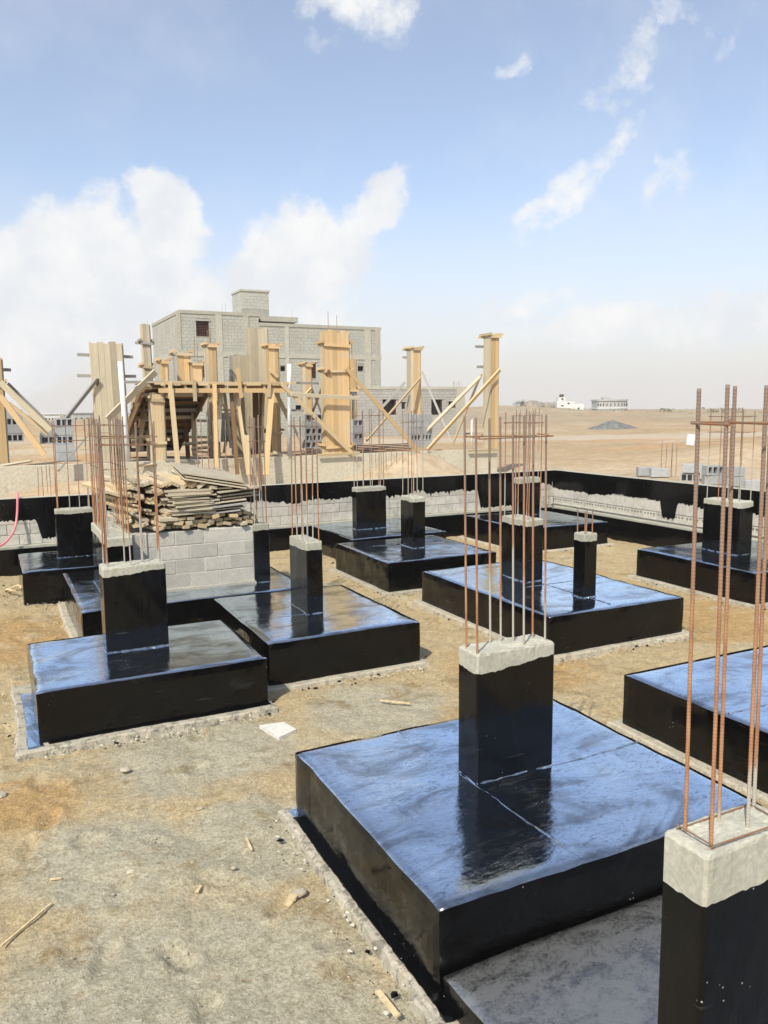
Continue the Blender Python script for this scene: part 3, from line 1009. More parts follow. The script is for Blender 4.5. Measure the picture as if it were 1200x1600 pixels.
# front footing, in the middle of the picture
F1 = footing('black tarred footing in the foreground with a blue sky sheen and one pedestal', 1.88, 4.26, 3.2, 5.32, blinding=0.1, zb=0.06, res=0.06, seed=2, bl_mat='blind_tar')
pedestal(F1, 2.78, 3.42, 4.25, 4.49, 0.54, 1.33, 1.435, 0.05, 4)
for (x, y, tp, cm_) in ((2.81, 4.43, 3.0, 0.0), (2.80, 4.28, 2.99, 0.06), (3.01, 4.44, 2.98, .55), (3.09, 4.43, 2.99, .35), (3.18, 4.41, 3.0, .75), (3.19, 4.30, 3.0, .5), (3.34, 4.40, 3.01, .1), (3.37, 4.30, 3.0, .3)):
    rebar(F1, x, y, 1.40, tp - 1.40, 0.015, ang=4.7, cem=cm_)
stirrup(F1, 2.795, 3.385, 4.27, 4.445, 2.86)
seam_or_glint(F1, (2.72, 5.30, 0.54), (2.82, 3.24, 0.54), 0.022, 0.007, 'bit_wet')
seam_or_glint(F1, (3.40, 4.24, 0.54), (4.23, 4.27, 0.54), 0.02, 0.006, 'bit_wet')

def tar_skirt(foot, x0, x1, y0, y1, z, amp=0.03, mat='bit_wet'):
    mb = MB()
    ragged_slab(mb, x0, x1, y0, y1, z - .03, z, amp, 0.03, 8)
    return put('tar_skirt', mb, M[mat], foot)


tar_skirt(F1, 1.825, 1.90, 3.05, 5.30, 0.067, 0.04, 'bit_side')
tar_skirt(F1, 1.82, 1.90, 5.22, 5.36, 0.071, 0.03, 'bit_top')

# low footing at the lower right corner
F2 = footing('low dusty footing at the lower right corner with the nearest pedestal', 1.89, 4.3, 0.6, 3.185, zt=0.205, top='bit_dust', blinding=0.1, zb=0.05, res=0.07, seed=5, bl_mat='blind_tar')
pedestal(F2, 2.215, 2.72, 1.88, 2.09, 0.2, 1.255, 1.435, 0.03, 9)
for (x, y, tp, cm_) in ((2.285, 2.045, 3.11, .05), (2.275, 1.915, 3.12, .0), (2.478, 2.055, 3.12, .08), (2.525, 1.96, 3.12, .25), (2.665, 2.045, 3.13, .3)):
    rebar(F2, x, y, 1.40, tp - 1.40, 0.013, ang=4.6, cem=cm_)
stirrup(F2, 2.25, 2.65, 1.90, 2.065, 2.985)
stirrup(F2, 2.262, 2.66, 1.90, 2.065, 1.452, 0.0035)

# right middle footing, cut by the picture edge
F3 = footing('tarred footing cut by the right picture edge behind the nearest pedestal', 5.24, 7.7, 3.2, 5.5, blinding=0.1, zb=0.05, res=0.08, seed=7)
pedestal(F3, 6.5, 7.1, 4.2, 4.45, 0.54, 1.33, 1.435, 0.02, 3)
ped_bars(F3, [(6.54, 4.24), (6.54, 4.41), (6.8, 4.24), (6.8, 4.41), (7.06, 4.24), (7.06, 4.41)], 1.43, 3.0, (2.86,), (6.52, 7.08, 4.22, 4.43))
seam_or_glint(F3, (5.3, 4.35, 0.54), (6.5, 4.33, 0.54), 0.02, 0.007)

# middle right footing with two pedestals
F4 = footing('long tarred footing right of centre with one thick and one thin pedestal', 5.9, 8.12, 7.45, 10.62, blinding=0.1, zb=0.06, res=0.09, seed=11)
pedestal(F4, 6.81, 7.11, 9.15, 9.78, 0.54, 1.36, 1.44, 0.03, 5)
ped_bars(F4, [(6.84, 9.2), (7.08, 9.2), (6.84, 9.47), (7.08, 9.47), (6.84, 9.74), (7.08, 9.74)], 1.43, 2.97, (2.82,), (6.82, 7.1, 9.17, 9.76))
pedestal(F4, 6.90, 7.12, 8.02, 8.24, 0.54, 1.29, 1.385, 0.0, 6)
for (x, y) in ((6.93, 8.05), (6.94, 8.21), (7.06, 8.06), (7.09, 8.21)):
    rebar(F4, x, y, 1.36, U(.33, .38), 0.02)
seam_or_glint(F4, (5.95, 8.9, 0.54), (8.05, 8.92, 0.54), 0.014, 0.006)
seam_or_glint(F4, (6.95, 10.5, 0.54), (6.99, 7.6, 0.54), 0.02, 0.008)

F5 = footing('wet black footing near the back wall with a square pedestal at its middle', 5.72, 7.85, 11.4, 13.62, top='bit_wet', blinding=0.09, zb=0.05, res=0.1, seed=13)
pedestal(F5, 6.73, 6.98, 12.4, 12.9, 0.54, 1.375, 1.455, 0.0, 7)
ped_bars(F5, [(6.76, 12.44), (6.95, 12.44), (6.76, 12.65), (6.95, 12.65), (6.76, 12.86), (6.95, 12.86)], 1.43, 3.0, (2.80,), (6.745, 6.965, 12.42, 12.88))
seam_or_glint(F5, (5.8, 12.95, 0.54), (7.75, 12.97, 0.54), 0.03, 0.008)

F6 = footing('wet black footing against the back wall with a broad pedestal', 6.16, 8.3, 13.85, 16.1, top='bit_wet', blinding=0.0, res=0.1, seed=17)
pedestal(F6, 6.76, 7.45, 14.92, 15.16, 0.54, 1.335, 1.415, 0.02, 8)
ped_bars(F6, [(6.8, 14.96), (6.8, 15.12), (6.93, 14.96), (7.02, 15.12), (7.1, 14.96), (7.22, 15.12), (7.3, 14.96), (7.41, 15.12), (7.41, 14.96)], 1.40, 3.02, (2.9,), (6.78, 7.43, 14.94, 15.14))

F7 = footing('tarred footing in the far right corner of the walls with one pedestal', 9.85, 12.1, 13.3, 15.7, top='bit_wet', blinding=0.09, zb=0.05, res=0.12, seed=19)
pedestal(F7, 10.93, 11.54, 15.0, 15.25, 0.54, 1.29, 1.415, 0.0, 9)
ped_bars(F7, [(10.97, 15.04), (10.97, 15.21), (11.15, 15.04), (11.25, 15.21), (11.35, 15.04), (11.5, 15.21), (11.5, 15.04)], 1.40, 3.0, (2.85,), (10.95, 11.52, 15.02, 15.23))

F8 = footing('black tarred footing beside the right wall with a pedestal of seven bars', 10.18, 12.55, 8.0, 10.45, top='bit_wet', blinding=0.09, zb=0.06, res=0.1, seed=23)
pedestal(F8, 11.16, 11.5, 9.14, 9.9, 0.54, 1.345, 1.44, 0.0, 10)
ped_bars(F8, [(11.2, 9.18), (11.46, 9.18), (11.2, 9.4), (11.46, 9.42), (11.2, 9.62), (11.46, 9.64), (11.2, 9.86)], 1.42, 2.98, (2.6, 2.86), (11.18, 11.48, 9.16, 9.88))

F9 = footing('tarred footing at the left with a blue patch of sky on its near top', 0.23, 2.4, 7.54, 9.3, top='bit_top', blinding=0.0, res=0.07, seed=29)
mb = MB()
ragged_slab(mb, 0.03, 2.44, 7.40, 9.35, -0.08, 0.065, 0.12, 0.05, 12)
put('blinding_slab', mb, M['blind_tar'], F9)
tar_skirt(F9, 0.13, 0.25, 7.45, 9.0, 0.073, 0.05, 'bit_top')
tar_skirt(F9, 0.3, 2.42, 7.49, 7.58, 0.071, 0.06, 'bit_side')
pedestal(F9, 0.96, 1.60, 8.48, 8.78, 0.54, 1.36, 1.44, 0.03, 11)
for (x, y, tp) in ((1.00, 8.70, 2.93), (1.03, 8.72, 2.90), (1.02, 8.54, 2.94), (1.22, 8.74, 2.96), (1.25, 8.52, 2.95), (1.38, 8.62, 2.92), (1.41, 8.73, 2.93), (1.56, 8.61, 2.94), (1.57, 8.73, 2.92)):
    rebar(F9, x, y, 1.41, tp - 1.41, 0.012)
stirrup(F9, 0.985, 1.585, 8.53, 8.745, 2.78)
stirrup(F9, 0.985, 1.585, 8.53, 8.745, 2.70)

F10 = footing('tarred footing left of centre with a narrow pedestal and orange reflections', 2.56, 4.44, 8.02, 10.38, top='bit_top', blinding=0.09, zb=0.06, res=0.08, seed=31)
pedestal(F10, 3.38, 3.59, 8.96, 9.58, 0.54, 1.33, 1.435, 0.0, 12)
ped_bars(F10, [(3.41, 9.0), (3.56, 9.0), (3.41, 9.18), (3.56, 9.2), (3.41, 9.36), (3.56, 9.38), (3.41, 9.54), (3.56, 9.54)], 1.42, 2.97, (2.84,), (3.395, 3.575, 8.98, 9.56), lean=0.016)
seam_or_glint(F10, (2.6, 9.0, 0.54), (3.38, 9.0, 0.54), 0.014, 0.006)

F11 = footing('broad wet black footing under the grey block pit with a long pedestal', 0.9, 3.95, 10.40, 13.2, top='bit_wet', blinding=0.1, zb=0.05, res=0.09, seed=37)
pedestal(F11, 1.27, 1.60, 10.62, 12.3, 0.54, 1.30, 1.42, 0.0, 14)
sp = [(1.30 + 0.27 * (k % 2), 10.68 + 0.085 * k) for k in range(19)]
ped_bars(F11, sp, 1.40, 2.97, (2.72, 2.86, 2.3), (1.285, 1.585, 10.66, 12.25), lean=0.02)

F12 = footing('black tarred footing at the far left in front of the back wall', 0.33, 2.5, 13.5, 15.4, top='bit_wet', blinding=0.0, res=0.1, seed=41)
pedestal(F12, 0.94, 1.55, 14.55, 14.82, 0.54, 1.30, 1.37, 0.0, 15)
ped_bars(F12, [(0.99, 14.6), (1.18, 14.6), (1.34, 14.6), (1.5, 14.6), (0.99, 14.78), (1.5, 14.78)], 1.35, 2.9, (2.55, 2.8), (0.965, 1.525, 14.57, 14.8))

# broken cement crumbs along the feet of the footings
def along_edges(a, b):
    q = FOOT[int(a * len(FOOT)) % len(FOOT)]
    s = b * 4
    w = U(0.0, 0.28)
    if s < 2:
        return q[0] + (q[1] - q[0]) * (s % 1 if s < 1 else s - 1), q[2] - w
    if s < 3:
        return q[0] - w, q[2] + (q[3] - q[2]) * (s - 2)
    return q[1] + w, q[2] + (q[3] - q[2]) * (s - 3)


M['crumb'] = mat_concrete('pale_crumb', (0.50, 0.475, 0.41), (0.60, 0.575, 0.50), (0.45, 0.38, 0.25), 0.4, 2.0)
scatter('cement_crumbs', 3600, along_edges, 0.004, 0.019, M['crumb'], FOOT, zf=lambda x, y: 0.03)
scatter('tar_spatter', 1500, along_edges, 0.004, 0.03, M['bit_side'], FOOT, zf=lambda x, y: 0.025)

# ------------------------------------------------------------------ block pit with the timber on it
BLK = {}


def block_mesh(key, l, d, h, mat, holes=0):
    """one cement block: chamfered, centred; with `holes` the cores show on its -Y face"""
    mb = MB()
    c = 0.006
    if not holes:
        x, y, z = l / 2, d / 2, h / 2
        n0 = len(mb.v)
        mb.v += [(-x + c, -y, -z + c), (x - c, -y, -z + c), (x - c, -y, z - c), (-x + c, -y, z - c)]
        mb.v += [(-x, -y + c, -z), (x, -y + c, -z), (x, -y + c, z), (-x, -y + c, z)]
        mb.v += [(-x, y, -z), (x, y, -z), (x, y, z), (-x, y, z)]
        for q in ((0, 1, 2, 3), (4, 5, 1, 0), (5, 6, 2, 1), (6, 7, 3, 2), (7, 4, 0, 3), (8, 9, 5, 4), (9, 10, 6, 5), (10, 11, 7, 6), (11, 8, 4, 7), (11, 10, 9, 8)):
            mb.f.append(q)
            mb.m.append(0)
    else:
        x, y, z = l / 2, d / 2, h / 2
        mb.box(-x, x, -y, y, -z, z, 0, 'f')
        web = 0.032
        cw = (l - web * (holes + 1)) / holes
        hz = z - 0.03
        mb.quad((-x, -y, -z), (x, -y, -z), (x, -y, -hz), (-x, -y, -hz))
        mb.quad((-x, -y, hz), (x, -y, hz), (x, -y, z), (-x, -y, z))
        for k in range(holes + 1):
            a = -x + k * (cw + web)
            mb.quad((a, -y, -hz), (a + web, -y, -hz), (a + web, -y, hz), (a, -y, hz))
            if k < holes:
                p, q = a + web, a + web + cw
                yb = y - 0.03
                mb.quad((p, -y, -hz), (p, yb, -hz), (p, yb, hz), (p, -y, hz))
                mb.quad((q, yb, -hz), (q, -y, -hz), (q, -y, hz), (q, yb, hz))
                mb.quad((p, -y, -hz), (q, -y, -hz), (q, yb, -hz), (p, yb, -hz))
                mb.quad((p, yb, hz), (q, yb, hz), (q, -y, hz), (p, -y, hz))
                mb.quad((p, yb, -hz), (q, yb, -hz), (q, yb, hz), (p, yb, hz))
    BLK[key] = mb.mesh('block_' + key, mat)


block_mesh('pit', 0.393, 0.19, 0.193, M['block'])
block_mesh('pit_half', 0.19, 0.19, 0.19, M['block'])
block_mesh('wash', 0.392, 0.19, 0.192, M['block_washed'])
block_mesh('wash_tall', 0.592, 0.19, 0.235, M['block_washed'])
block_mesh('wash_core', 0.39, 0.19, 0.17, M['block_washed'], 4)
block_mesh('wash_short', 0.592, 0.19, 0.135, M['block_washed'])
block_mesh('blue3', 0.40, 0.20, 0.20, M['block_blue'], 3)
block_mesh('blue2', 0.40, 0.20, 0.20, M['block_blue'], 2)
block_mesh('blue0', 0.40, 0.20, 0.20, M['block_blue'])


def lay(me, x, y, z, parent, rot=0.0, name='block', j=0.003):
    return inst(name, me, Matrix.Translation((x + U(-j, j), y + U(-j, j), z)) @ Matrix.Rotation(rot + U(-.006, .006), 4, 'Z'), parent)


PIT = thing('block_pit', (2.6, 11.9, 0.54), 'pale grey concrete block enclosure under the timber pile', 'block enclosure')
mb = MB()
mb.box(1.62, 3.34, 11.0135, 11.17, 0.53, 1.375)
mb.box(3.38, 3.52, 11.2, 12.9, 0.53, 1.375)
mb.box(1.62, 3.36, 11.175, 12.9, 0.9, 1.33)
put('mortar_core', mb, M['mortar'], PIT)
mb = MB()
ragged_slab(mb, 1.66, 3.36, 10.99, 11.03, 0.50, 0.585, 0.01, 0.05, 3)
put('mortar_bed', mb, M['mortar'], PIT)
for c in range(4):
    z = 0.685 + c * 0.20
    off = 0.0 if c % 2 == 0 else -0.2
    x = 1.62 + off
    while x < 3.33:
        a, b = max(x, 1.62), min(x + 0.4, 3.335)
        if b - a > 0.06:
            o = lay(BLK['pit'], (a + b) / 2, 11.105, z, PIT)
            o.scale.x = (b - a - 0.007) / 0.393
        x += 0.4
    y = 11.2 + (0.0 if c % 2 else 0.2)
    while y < 12.9:
        o = lay(BLK['pit'], 3.455, y + 0.2, z, PIT, math.pi / 2)
        y += 0.4
pp = pedestal(PIT, 3.345, 3.58, 11.0, 11.22, 0.54, 1.30, 1.40, 0.0, 16, blk_name='corner_pillar')
ped_bars(PIT, [(3.37, 11.03), (3.45, 11.03), (3.55, 11.03), (3.37, 11.19), (3.46, 11.19), (3.55, 11.19), (3.42, 11.1), (3.52, 11.12)], 1.38, 2.95, (2.6, 2.8), (3.36, 3.565, 11.02, 11.2), lean=0.02)
ped_bars(PIT, [(2.92 + 0.09 * k, 12.5 + 0.05 * (k % 2)) for k in range(6)], 1.33, 2.9, (), None, lean=0.03, me=BAR_PLAIN)

# timber pile: every plank and sheet is loose
ORD = ('topmost', 'second', 'third', 'fourth', 'fifth', 'sixth', 'seventh', 'eighth', 'ninth', 'tenth', 'eleventh', 'twelfth', 'thirteenth')


def nth_from_top(k):
    return ORD[0] if k == 0 else ORD[k] + ' from top'


LP_LOW = 'sawn plank in the lowest layer of the timber pile, under the plywood stacks'
LP_HEAP = 'loose sawn plank in the jumbled heap at the left of the timber pile'
LP_SLIDE = 'long plank lying over the jumbled heap at the left of the timber pile'
LP_OVER = 'plank lying on top of the left plywood stack of the timber pile'


def plank(x, z, y0, L, w, th, mat, yaw=0.0, pitch=0.0, roll=0.0, lab=None):
    p0 = Vector((x, y0, z))
    d = Vector((math.sin(yaw) * math.cos(pitch), math.cos(yaw) * math.cos(pitch), math.sin(pitch)))
    wd = Vector((math.cos(roll), 0, math.sin(roll)))
    o = board('timber_plank', p0, p0 + d * L, w, th, mat, None, wd)
    return tag(o, lab, 'plank', 'loose planks in the timber pile')


for row in range(3):                                   # lower layer of plank ends under the sheets
    x = 2.02 + 0.03 * row
    while x < 3.42:
        w = U(.085, .12)
        plank(x, 1.435 + row * 0.06 + U(-.008, .008), 10.93 + U(0, .22), U(1.6, 2.2), w, U(.035, .05), random.choice(('wood_old', 'wood_tan', 'wood_tan')), U(-.25, .12), U(-.01, .02), U(-.25, .25), LP_LOW)
        x += w + U(.005, .03)
for i in range(62):                                    # loose heap at the left
    f = R()
    x = 1.62 + 0.75 * R()
    zmax = 1.45 + 0.70 * max(0.0, 1 - abs(x - 1.92) / 0.75)
    z = 1.43 + (zmax - 1.43) * f
    plank(x, z, 10.98 + U(-.05, .30) + 0.25 * f, U(1.2, 2.3), U(.08, .12), U(.025, .042), random.choice(('wood_old', 'wood_tan', 'wood_tan')), U(-.16, .14), U(-.02, .04), U(-.5, .5), LP_HEAP)
for i in range(14):                                    # long planks sliding off the heap
    plank(1.62 + 0.075 * i, 1.93 + 0.12 * math.sin(i * 0.5) + U(-.04, .04), 11.1 + U(0, .5), U(1.3, 1.9), U(.09, .12), 0.045, random.choice(('wood_old', 'wood_tan')), U(-.22, -.02), U(-.02, .08), U(-.4, .4), LP_SLIDE)
z = 1.615
for i in range(13):                                    # left sheet stack
    th = U(.018, .024)
    o = board('plywood_sheet', (2.16 + U(-.02, .02), 11.75 + U(-.05, .05), z), (2.78 + U(-.02, .02), 11.75 + U(-.05, .05), z + U(-.004, .012)), 1.5, th, random.choice(('ply', 'ply', 'wood_old')), None, (0, 1, 0))
    tag(o, 'plywood sheet in the left flat stack of the timber pile, ' + nth_from_top(12 - i), 'plywood sheet', 'plywood sheets on the timber pile')
    z += th + U(.003, .010)
z = 1.60
for i in range(8):                                     # right, slightly fanned stack
    th = U(.016, .022)
    tl = U(-.01, .05)
    o = board('plywood_sheet', (2.78 + U(-.02, .02), 11.8 + U(-.1, .1), z), (3.34 + U(-.09, .06), 11.8 + U(-.1, .1), z + tl), 1.5, th, random.choice(('ply', 'wood_old', 'wood_grey')), None, (0, 1, 0))
    tag(o, 'plywood sheet in the right fanned stack of the timber pile, ' + nth_from_top(7 - i), 'plywood sheet', 'plywood sheets on the timber pile')
    z += th + U(.015, .045)
for i in range(9):                                     # plank ends over the left stack
    plank(2.12 + 0.085 * i, 1.99 + U(-.03, .05), 11.0 + U(0, .25), U(1.4, 2.0), U(.09, .12), .045, random.choice(('wood_old', 'wood_tan', 'wood_tan')), U(-.35, .1), U(-.02, .06), U(-.7, .7), LP_OVER)
for i, (dz, dx) in enumerate(((0.0, 0.0), (0.035, 0.02), (0.085, -0.03))):      # tilted top sheets
    o = board('plywood_sheet', (2.50 + dx, 12.0, 2.12 + dz), (3.36 + dx, 11.9, 1.955 + dz), 1.9, 0.02, 'ply', None, (-0.1, 1, 0.06))
    tag(o, 'large tilted plywood sheet on top of the timber pile, ' + ('lowest of three', 'middle of three', 'topmost of three')[i], 'plywood sheet', 'tilted sheets on top of the pile')


# ------------------------------------------------------------------ perimeter walls
def ragged_coat(mb, axis, plane, u0, u1, z1, bottom, proud, step=0.03):
    """tar coat on a wall: a thin shell whose lower edge follows bottom(u)"""
    n = int((u1 - u0) / step)
    for k in range(n + 1):
        u = u0 + (u1 - u0) * k / n
        zb = bottom(u)
        for zz, pr in ((zb, 0.001), (zb + 0.012, proud), (z1, proud)):
            mb.v.append((u, plane - pr, zz) if axis == 'x' else (plane - pr, u, zz))
    for k in range(n):
        for q in range(2):
            a = k * 3 + q
            f = (a, a + 3, a + 4, a + 1)
            mb.f.append(f if axis == 'x' else f[::-1])
            mb.m.append(0)


BW = thing('back_wall', (6.0, 16.4, 0), 'low block wall along the back with black tar bands and whitewashed blocks', 'wall')
mb = MB()
soft_box(mb, -5.0, 13.0, 16.2, 16.62, -0.3, 0.50, 0.2, 0.02, 0.01, 0, 1, 51)
put('lower_beam', mb, [M['bit_side'], M['bit_wet']], BW)
mb = MB()
soft_box(mb, -5.0, 13.3, 16.40, 16.66, 1.13, 1.43, 0.3, 0.01, 0.012, 0, 1, 53)
put('tie_beam', mb, [M['bit_side'], M['cap']], BW)
mb = MB()
mb.box(-5.0, 12.99, 16.425, 16.60, 0.45, 1.14)
put('mortar_core', mb, M['mortar'], BW)
mb = MB()
ragged_slab(mb, -5.0, 12.95, 16.26, 16.41, 0.46, 0.535, 0.05, 0.09, 5)
put('mortar_ledge', mb, M['cap'], BW)
for c in range(3):
    x = -1.2 + (0.2 if c % 2 else 0.0)
    while x < 12.9:
        lay(BLK['wash'], x + 0.2, 16.495, 0.635 + c * 0.2, BW)
        x += 0.4
mb = MB()


def bw_bottom(u):
    z = 1.06 + (n1(u * 2.2, 1.0, 3) - 0.5) * 0.20 + U(-1, 1) * 0.022
    if 8.2 < u < 9.9:
        z -= 0.10 * abs(math.sin(u * 31)) * R()
    for a, b, zz in ((0.70, 1.9, 0.60), (7.46, 8.02, 0.60), (10.7, 12.0, 0.56)):
        if a < u < b:
            e = min(u - a, b - u)
            z = min(z, zz + max(0.0, 0.10 - e) * 4 + U(0, .05))
    return z


ragged_coat(mb, 'x', 16.40, -5.0, 12.98, 1.415, bw_bottom, 0.006)
put('tar_band', mb, M['bit_side'], BW)

RW = thing('side_wall', (13.0, 10, 0), 'low block wall along the right side with a course of open cored blocks', 'wall')
mb = MB()
soft_box(mb, 12.84, 13.25, -2.0, 16.18, -0.3, 0.49, 0.25, 0.02, 0.01, 0, 1, 61)
put('lower_beam', mb, [M['bit_side'], M['bit_wet']], RW)
mb = MB()
soft_box(mb, 13.00, 13.25, -2.0, 16.38, 1.13, 1.44, 0.3, 0.01, 0.012, 0, 1, 63)
put('tie_beam', mb, [M['bit_side'], M['cap']], RW)
mb = MB()
mb.box(13.03, 13.2, -2.0, 16.4, 0.45, 1.14)
put('mortar_core', mb, M['mortar'], RW)
mb = MB()
ragged_slab(mb, 12.86, 13.01, 4.0, 16.17, 0.44, 0.525, 0.05, 0.09, 6)
put('mortar_ledge', mb, M['cap'], RW)
y = 6.0
k = 0
while y < 16.2:
    lay(BLK['wash_core'], 13.095, y + 0.2, 0.655, RW, -math.pi / 2)
    y += 0.4
y = 6.0
while y < 16.2:
    lay(BLK['wash_tall'], 13.095, y + 0.3, 0.87, RW, -math.pi / 2)
    lay(BLK['wash_short'], 13.095, y + 0.0, 1.06, RW, -math.pi / 2)
    y += 0.6
mb = MB()


def rw_bottom(u):
    z = 0.98 + (n1(u * 2.0, 7.0, 5) - 0.5) * 0.14 + U(-1, 1) * 0.02
    for a, b, zz in ((12.2, 12.7, 0.62), (9.0, 9.9, 0.6)):
        if a < u < b:
            e = min(u - a, b - u)
            z = min(z, zz + max(0.0, 0.08 - e) * 4 + U(0, .05))
    return z


ragged_coat(mb, 'y', 13.00, -2.0, 16.39, 1.425, rw_bottom, 0.006)
put('tar_band', mb, M['bit_side'], RW)

# ------------------------------------------------------------------ neighbour plot: plinth, formwork
PLN = put('concrete_plinth', None or (lambda b: (b.box(-4.0, 13.75, 20.0, 20.35, 0.6, 1.80), b)[1])(MB()), M['plinth'])
tag(PLN, 'long pale concrete foundation plinth behind the back wall', 'plinth')


def form_column(label, x0, x1, y0, depth, z0, z1, nf, front, nl, left, yokes=(), braces=(), topvar=0.05, tilt=(0, 0), bars=0):
    """column formwork: front face planks, left face planks, horizontal yokes, nailed braces"""
    t_ = thing('formwork_column', ((x0 + x1) / 2, y0, z0), label, 'column formwork', 'timber column forms next door')
    th = 0.035
    w = (x1 - x0) / nf
    for k in range(nf):
        xm = x0 + w * (k + .5)
        zt = z1 + U(-topvar, topvar)
        board('form_board', (xm, y0 + U(-.004, .004), z0), (xm + tilt[0], y0 + tilt[1], zt), w * 0.97, th, front, t_, (1, 0, 0))
        board('form_board', (xm, y0 + depth, z0), (xm + tilt[0], y0 + depth + tilt[1], zt), w * 0.97, th, left, t_, (1, 0, 0))
    w2 = (depth - th) / nl
    for k in range(nl):
        ym = y0 + th / 2 + w2 * (k + .5)
        for xs in (x0 - th * .52, x1 + th * .52):
            zt = z1 + U(-topvar, topvar)
            board('form_board', (xs + U(-.004, .004), ym, z0), (xs + tilt[0], ym + tilt[1], zt), w2 * 0.97, th, left, t_, (0, 1, 0))
    for yk in yokes:
        zy, ext, mt = yk[:3]
        style = yk[3] if len(yk) > 3 else 'F'
        f = (zy - z0) / max(0.1, z1 - z0)
        ox, oy = tilt[0] * f, tilt[1] * f
        board('yoke', (x0 - ext - .05 + ox, y0 + depth + .06 + oy, zy + .02), (x1 + ext + .05 + ox, y0 + depth + .06 + oy, zy + U(-.03, .05)), .075, .045, mt, t_)
        if style == 'F':
            board('yoke', (x0 - ext * .3 - .03 + ox, y0 - .05 + oy, zy), (x1 + ext * .3 + .03 + ox, y0 - .05 + oy, zy + U(-.03, .03)), .07, .04, mt, t_)
            board('yoke', (x0 - .08 + ox, y0 - .10 + oy, zy + .08), (x0 - .08 + ox, y0 + depth + .12 + oy, zy + .08), .065, .04, mt, t_)
            board('yoke', (x1 + .08 + ox, y0 - .10 + oy, zy + .08), (x1 + .08 + ox, y0 + depth + .12 + oy, zy + .08), .065, .04, mt, t_)
    for (a, b, ww, mt) in braces:
        board('brace', a, b, ww, .05, mt, t_, (0.5, -0.2, 1))
    for k in range(bars):
        rebar(t_, x0 + (x1 - x0) * (.15 + .7 * R()), y0 + depth * (.2 + .6 * R()), z1 - .3, U(.7, 1.1), .02, me=BAR_PLAIN)
    return t_


def X_(p):
    return p[0]


form_column('wide orange planked column form in the middle with a long brace down to the right', (8.225, 20.100, 1.992)[0], (8.930, 20.100, 1.971)[0], 20.1, 0.25, 1.80, 5.12, 6, 'wood_new', 2, 'wood_tan',
            ((4.75, .02, 'wood_new'), (4.05, .05, 'wood_tan'), (2.0, .0, 'wood_new')),
            (((8.806, 20.000, 4.142), (11.006, 19.950, 1.805), .10, 'wood_new'), ((8.300, 20.000, 4.084), (8.086, 21.000, 2.713), .07, 'wood_dark'),
             ((6.938, 19.950, 3.703), (8.954, 19.900, 1.786), .10, 'wood_tan'), ((7.177, 19.900, 3.437), (9.111, 19.900, 3.333), .09, 'wood_old'), ((7.899, 19.900, 1.821), (9.128, 19.900, 1.832), .06, 'wood_tan')), .05, (0.0, 0), 2)
form_column('short orange form standing behind the wide middle column', (10.037, 22.500, 3.020)[0], (10.231, 22.500, 3.018)[0], 22.5, 0.3, 1.75, (10.146, 22.500, 4.552)[2], 2, 'wood_new', 2, 'wood_tan',
            ((3.6, .05, 'wood_new'),), (), .03, (0, 0), 3)
form_column('tall form at the right end of the plinth with grey left face and orange front', (13.594, 20.100, 2.024)[0], (13.826, 20.100, 2.018)[0], 20.1, 0.42, 1.82, 5.2, 2, 'wood_new', 4, 'wood_old',
            ((5.13, .12, 'wood_tan'), (4.85, .22, 'wood_grey', 'B'), (4.25, .16, 'wood_grey', 'B')),
            (((13.779, 19.950, 4.154), (11.301, 19.950, 1.851), .11, 'wood_new'), ((13.331, 20.300, 3.975), (11.817, 22.000, 1.808), .11, 'wood_old'), ((13.419, 20.400, 4.056), (13.105, 21.500, 1.950), .10, 'wood_tan'),
             ((12.637, 19.900, 1.792), (13.727, 19.900, 1.777), .05, 'wood_tan')))
form_column('slim form between the orange middle one and the right end with a thin grey strut', (13.084, 24.000, 2.997)[0], (13.321, 24.000, 2.995)[0], 24.0, 0.5, 1.75, (13.155, 24.000, 5.080)[2], 2, 'wood_new', 3, 'wood_old',
            (((13.155, 24.000, 5.016)[2], .10, 'wood_tan'), ((13.154, 24.000, 4.761)[2], .10, 'wood_grey', 'B')),
            (((13.320, 23.900, 4.266), (13.690, 22.500, 1.900), .07, 'wood_grey'), ((13.269, 23.900, 4.073), (10.568, 22.500, 2.064), .10, 'wood_tan'), ((12.731, 24.000, 3.923), (11.685, 24.500, 2.687), .09, 'wood_grey')))
form_column('wide weathered grey column form left of the stair with four stub yokes', (2.462, 21.000, 2.924)[0], (3.183, 21.000, 2.915)[0], 21.0, 0.25, 1.72, (2.828, 21.000, 4.717)[2], 5, 'wood_old', 2, 'wood_old',
            (((2.812, 21.000, 4.420)[2], .26, 'wood_grey', 'B'), ((2.786, 21.000, 3.902)[2], .30, 'wood_grey', 'B')),
            (((2.498, 20.900, 3.833), (1.550, 20.900, 2.657), .10, 'wood_grey'), ((2.513, 20.900, 3.833), (2.429, 21.600, 2.727), .05, 'wood_dark')), .04, (-0.05, 0))
form_column('orange and grey column form at the left picture edge with a fan of struts', (0.210, 20.600, 2.806)[0], (0.378, 20.600, 2.803)[0], 20.6, 0.45, 1.76, (0.411, 20.600, 4.257)[2], 2, 'wood_new', 3, 'wood_grey',
            (((0.396, 20.600, 4.024)[2], .16, 'wood_grey', 'B'), ((0.374, 20.600, 3.687)[2], .03, 'wood_tan')),
            (((0.322, 20.500, 3.728), (1.326, 20.400, 2.595), .14, 'wood_old'), ((0.490, 20.900, 3.712), (1.380, 20.900, 2.691), .07, 'wood_grey'), ((0.483, 20.700, 3.247), (1.278, 20.600, 2.516), .08, 'wood_tan'), ((0.301, 20.400, 3.420), (1.147, 20.300, 2.031), .13, 'wood_new')), .04, (0, 0), 2)
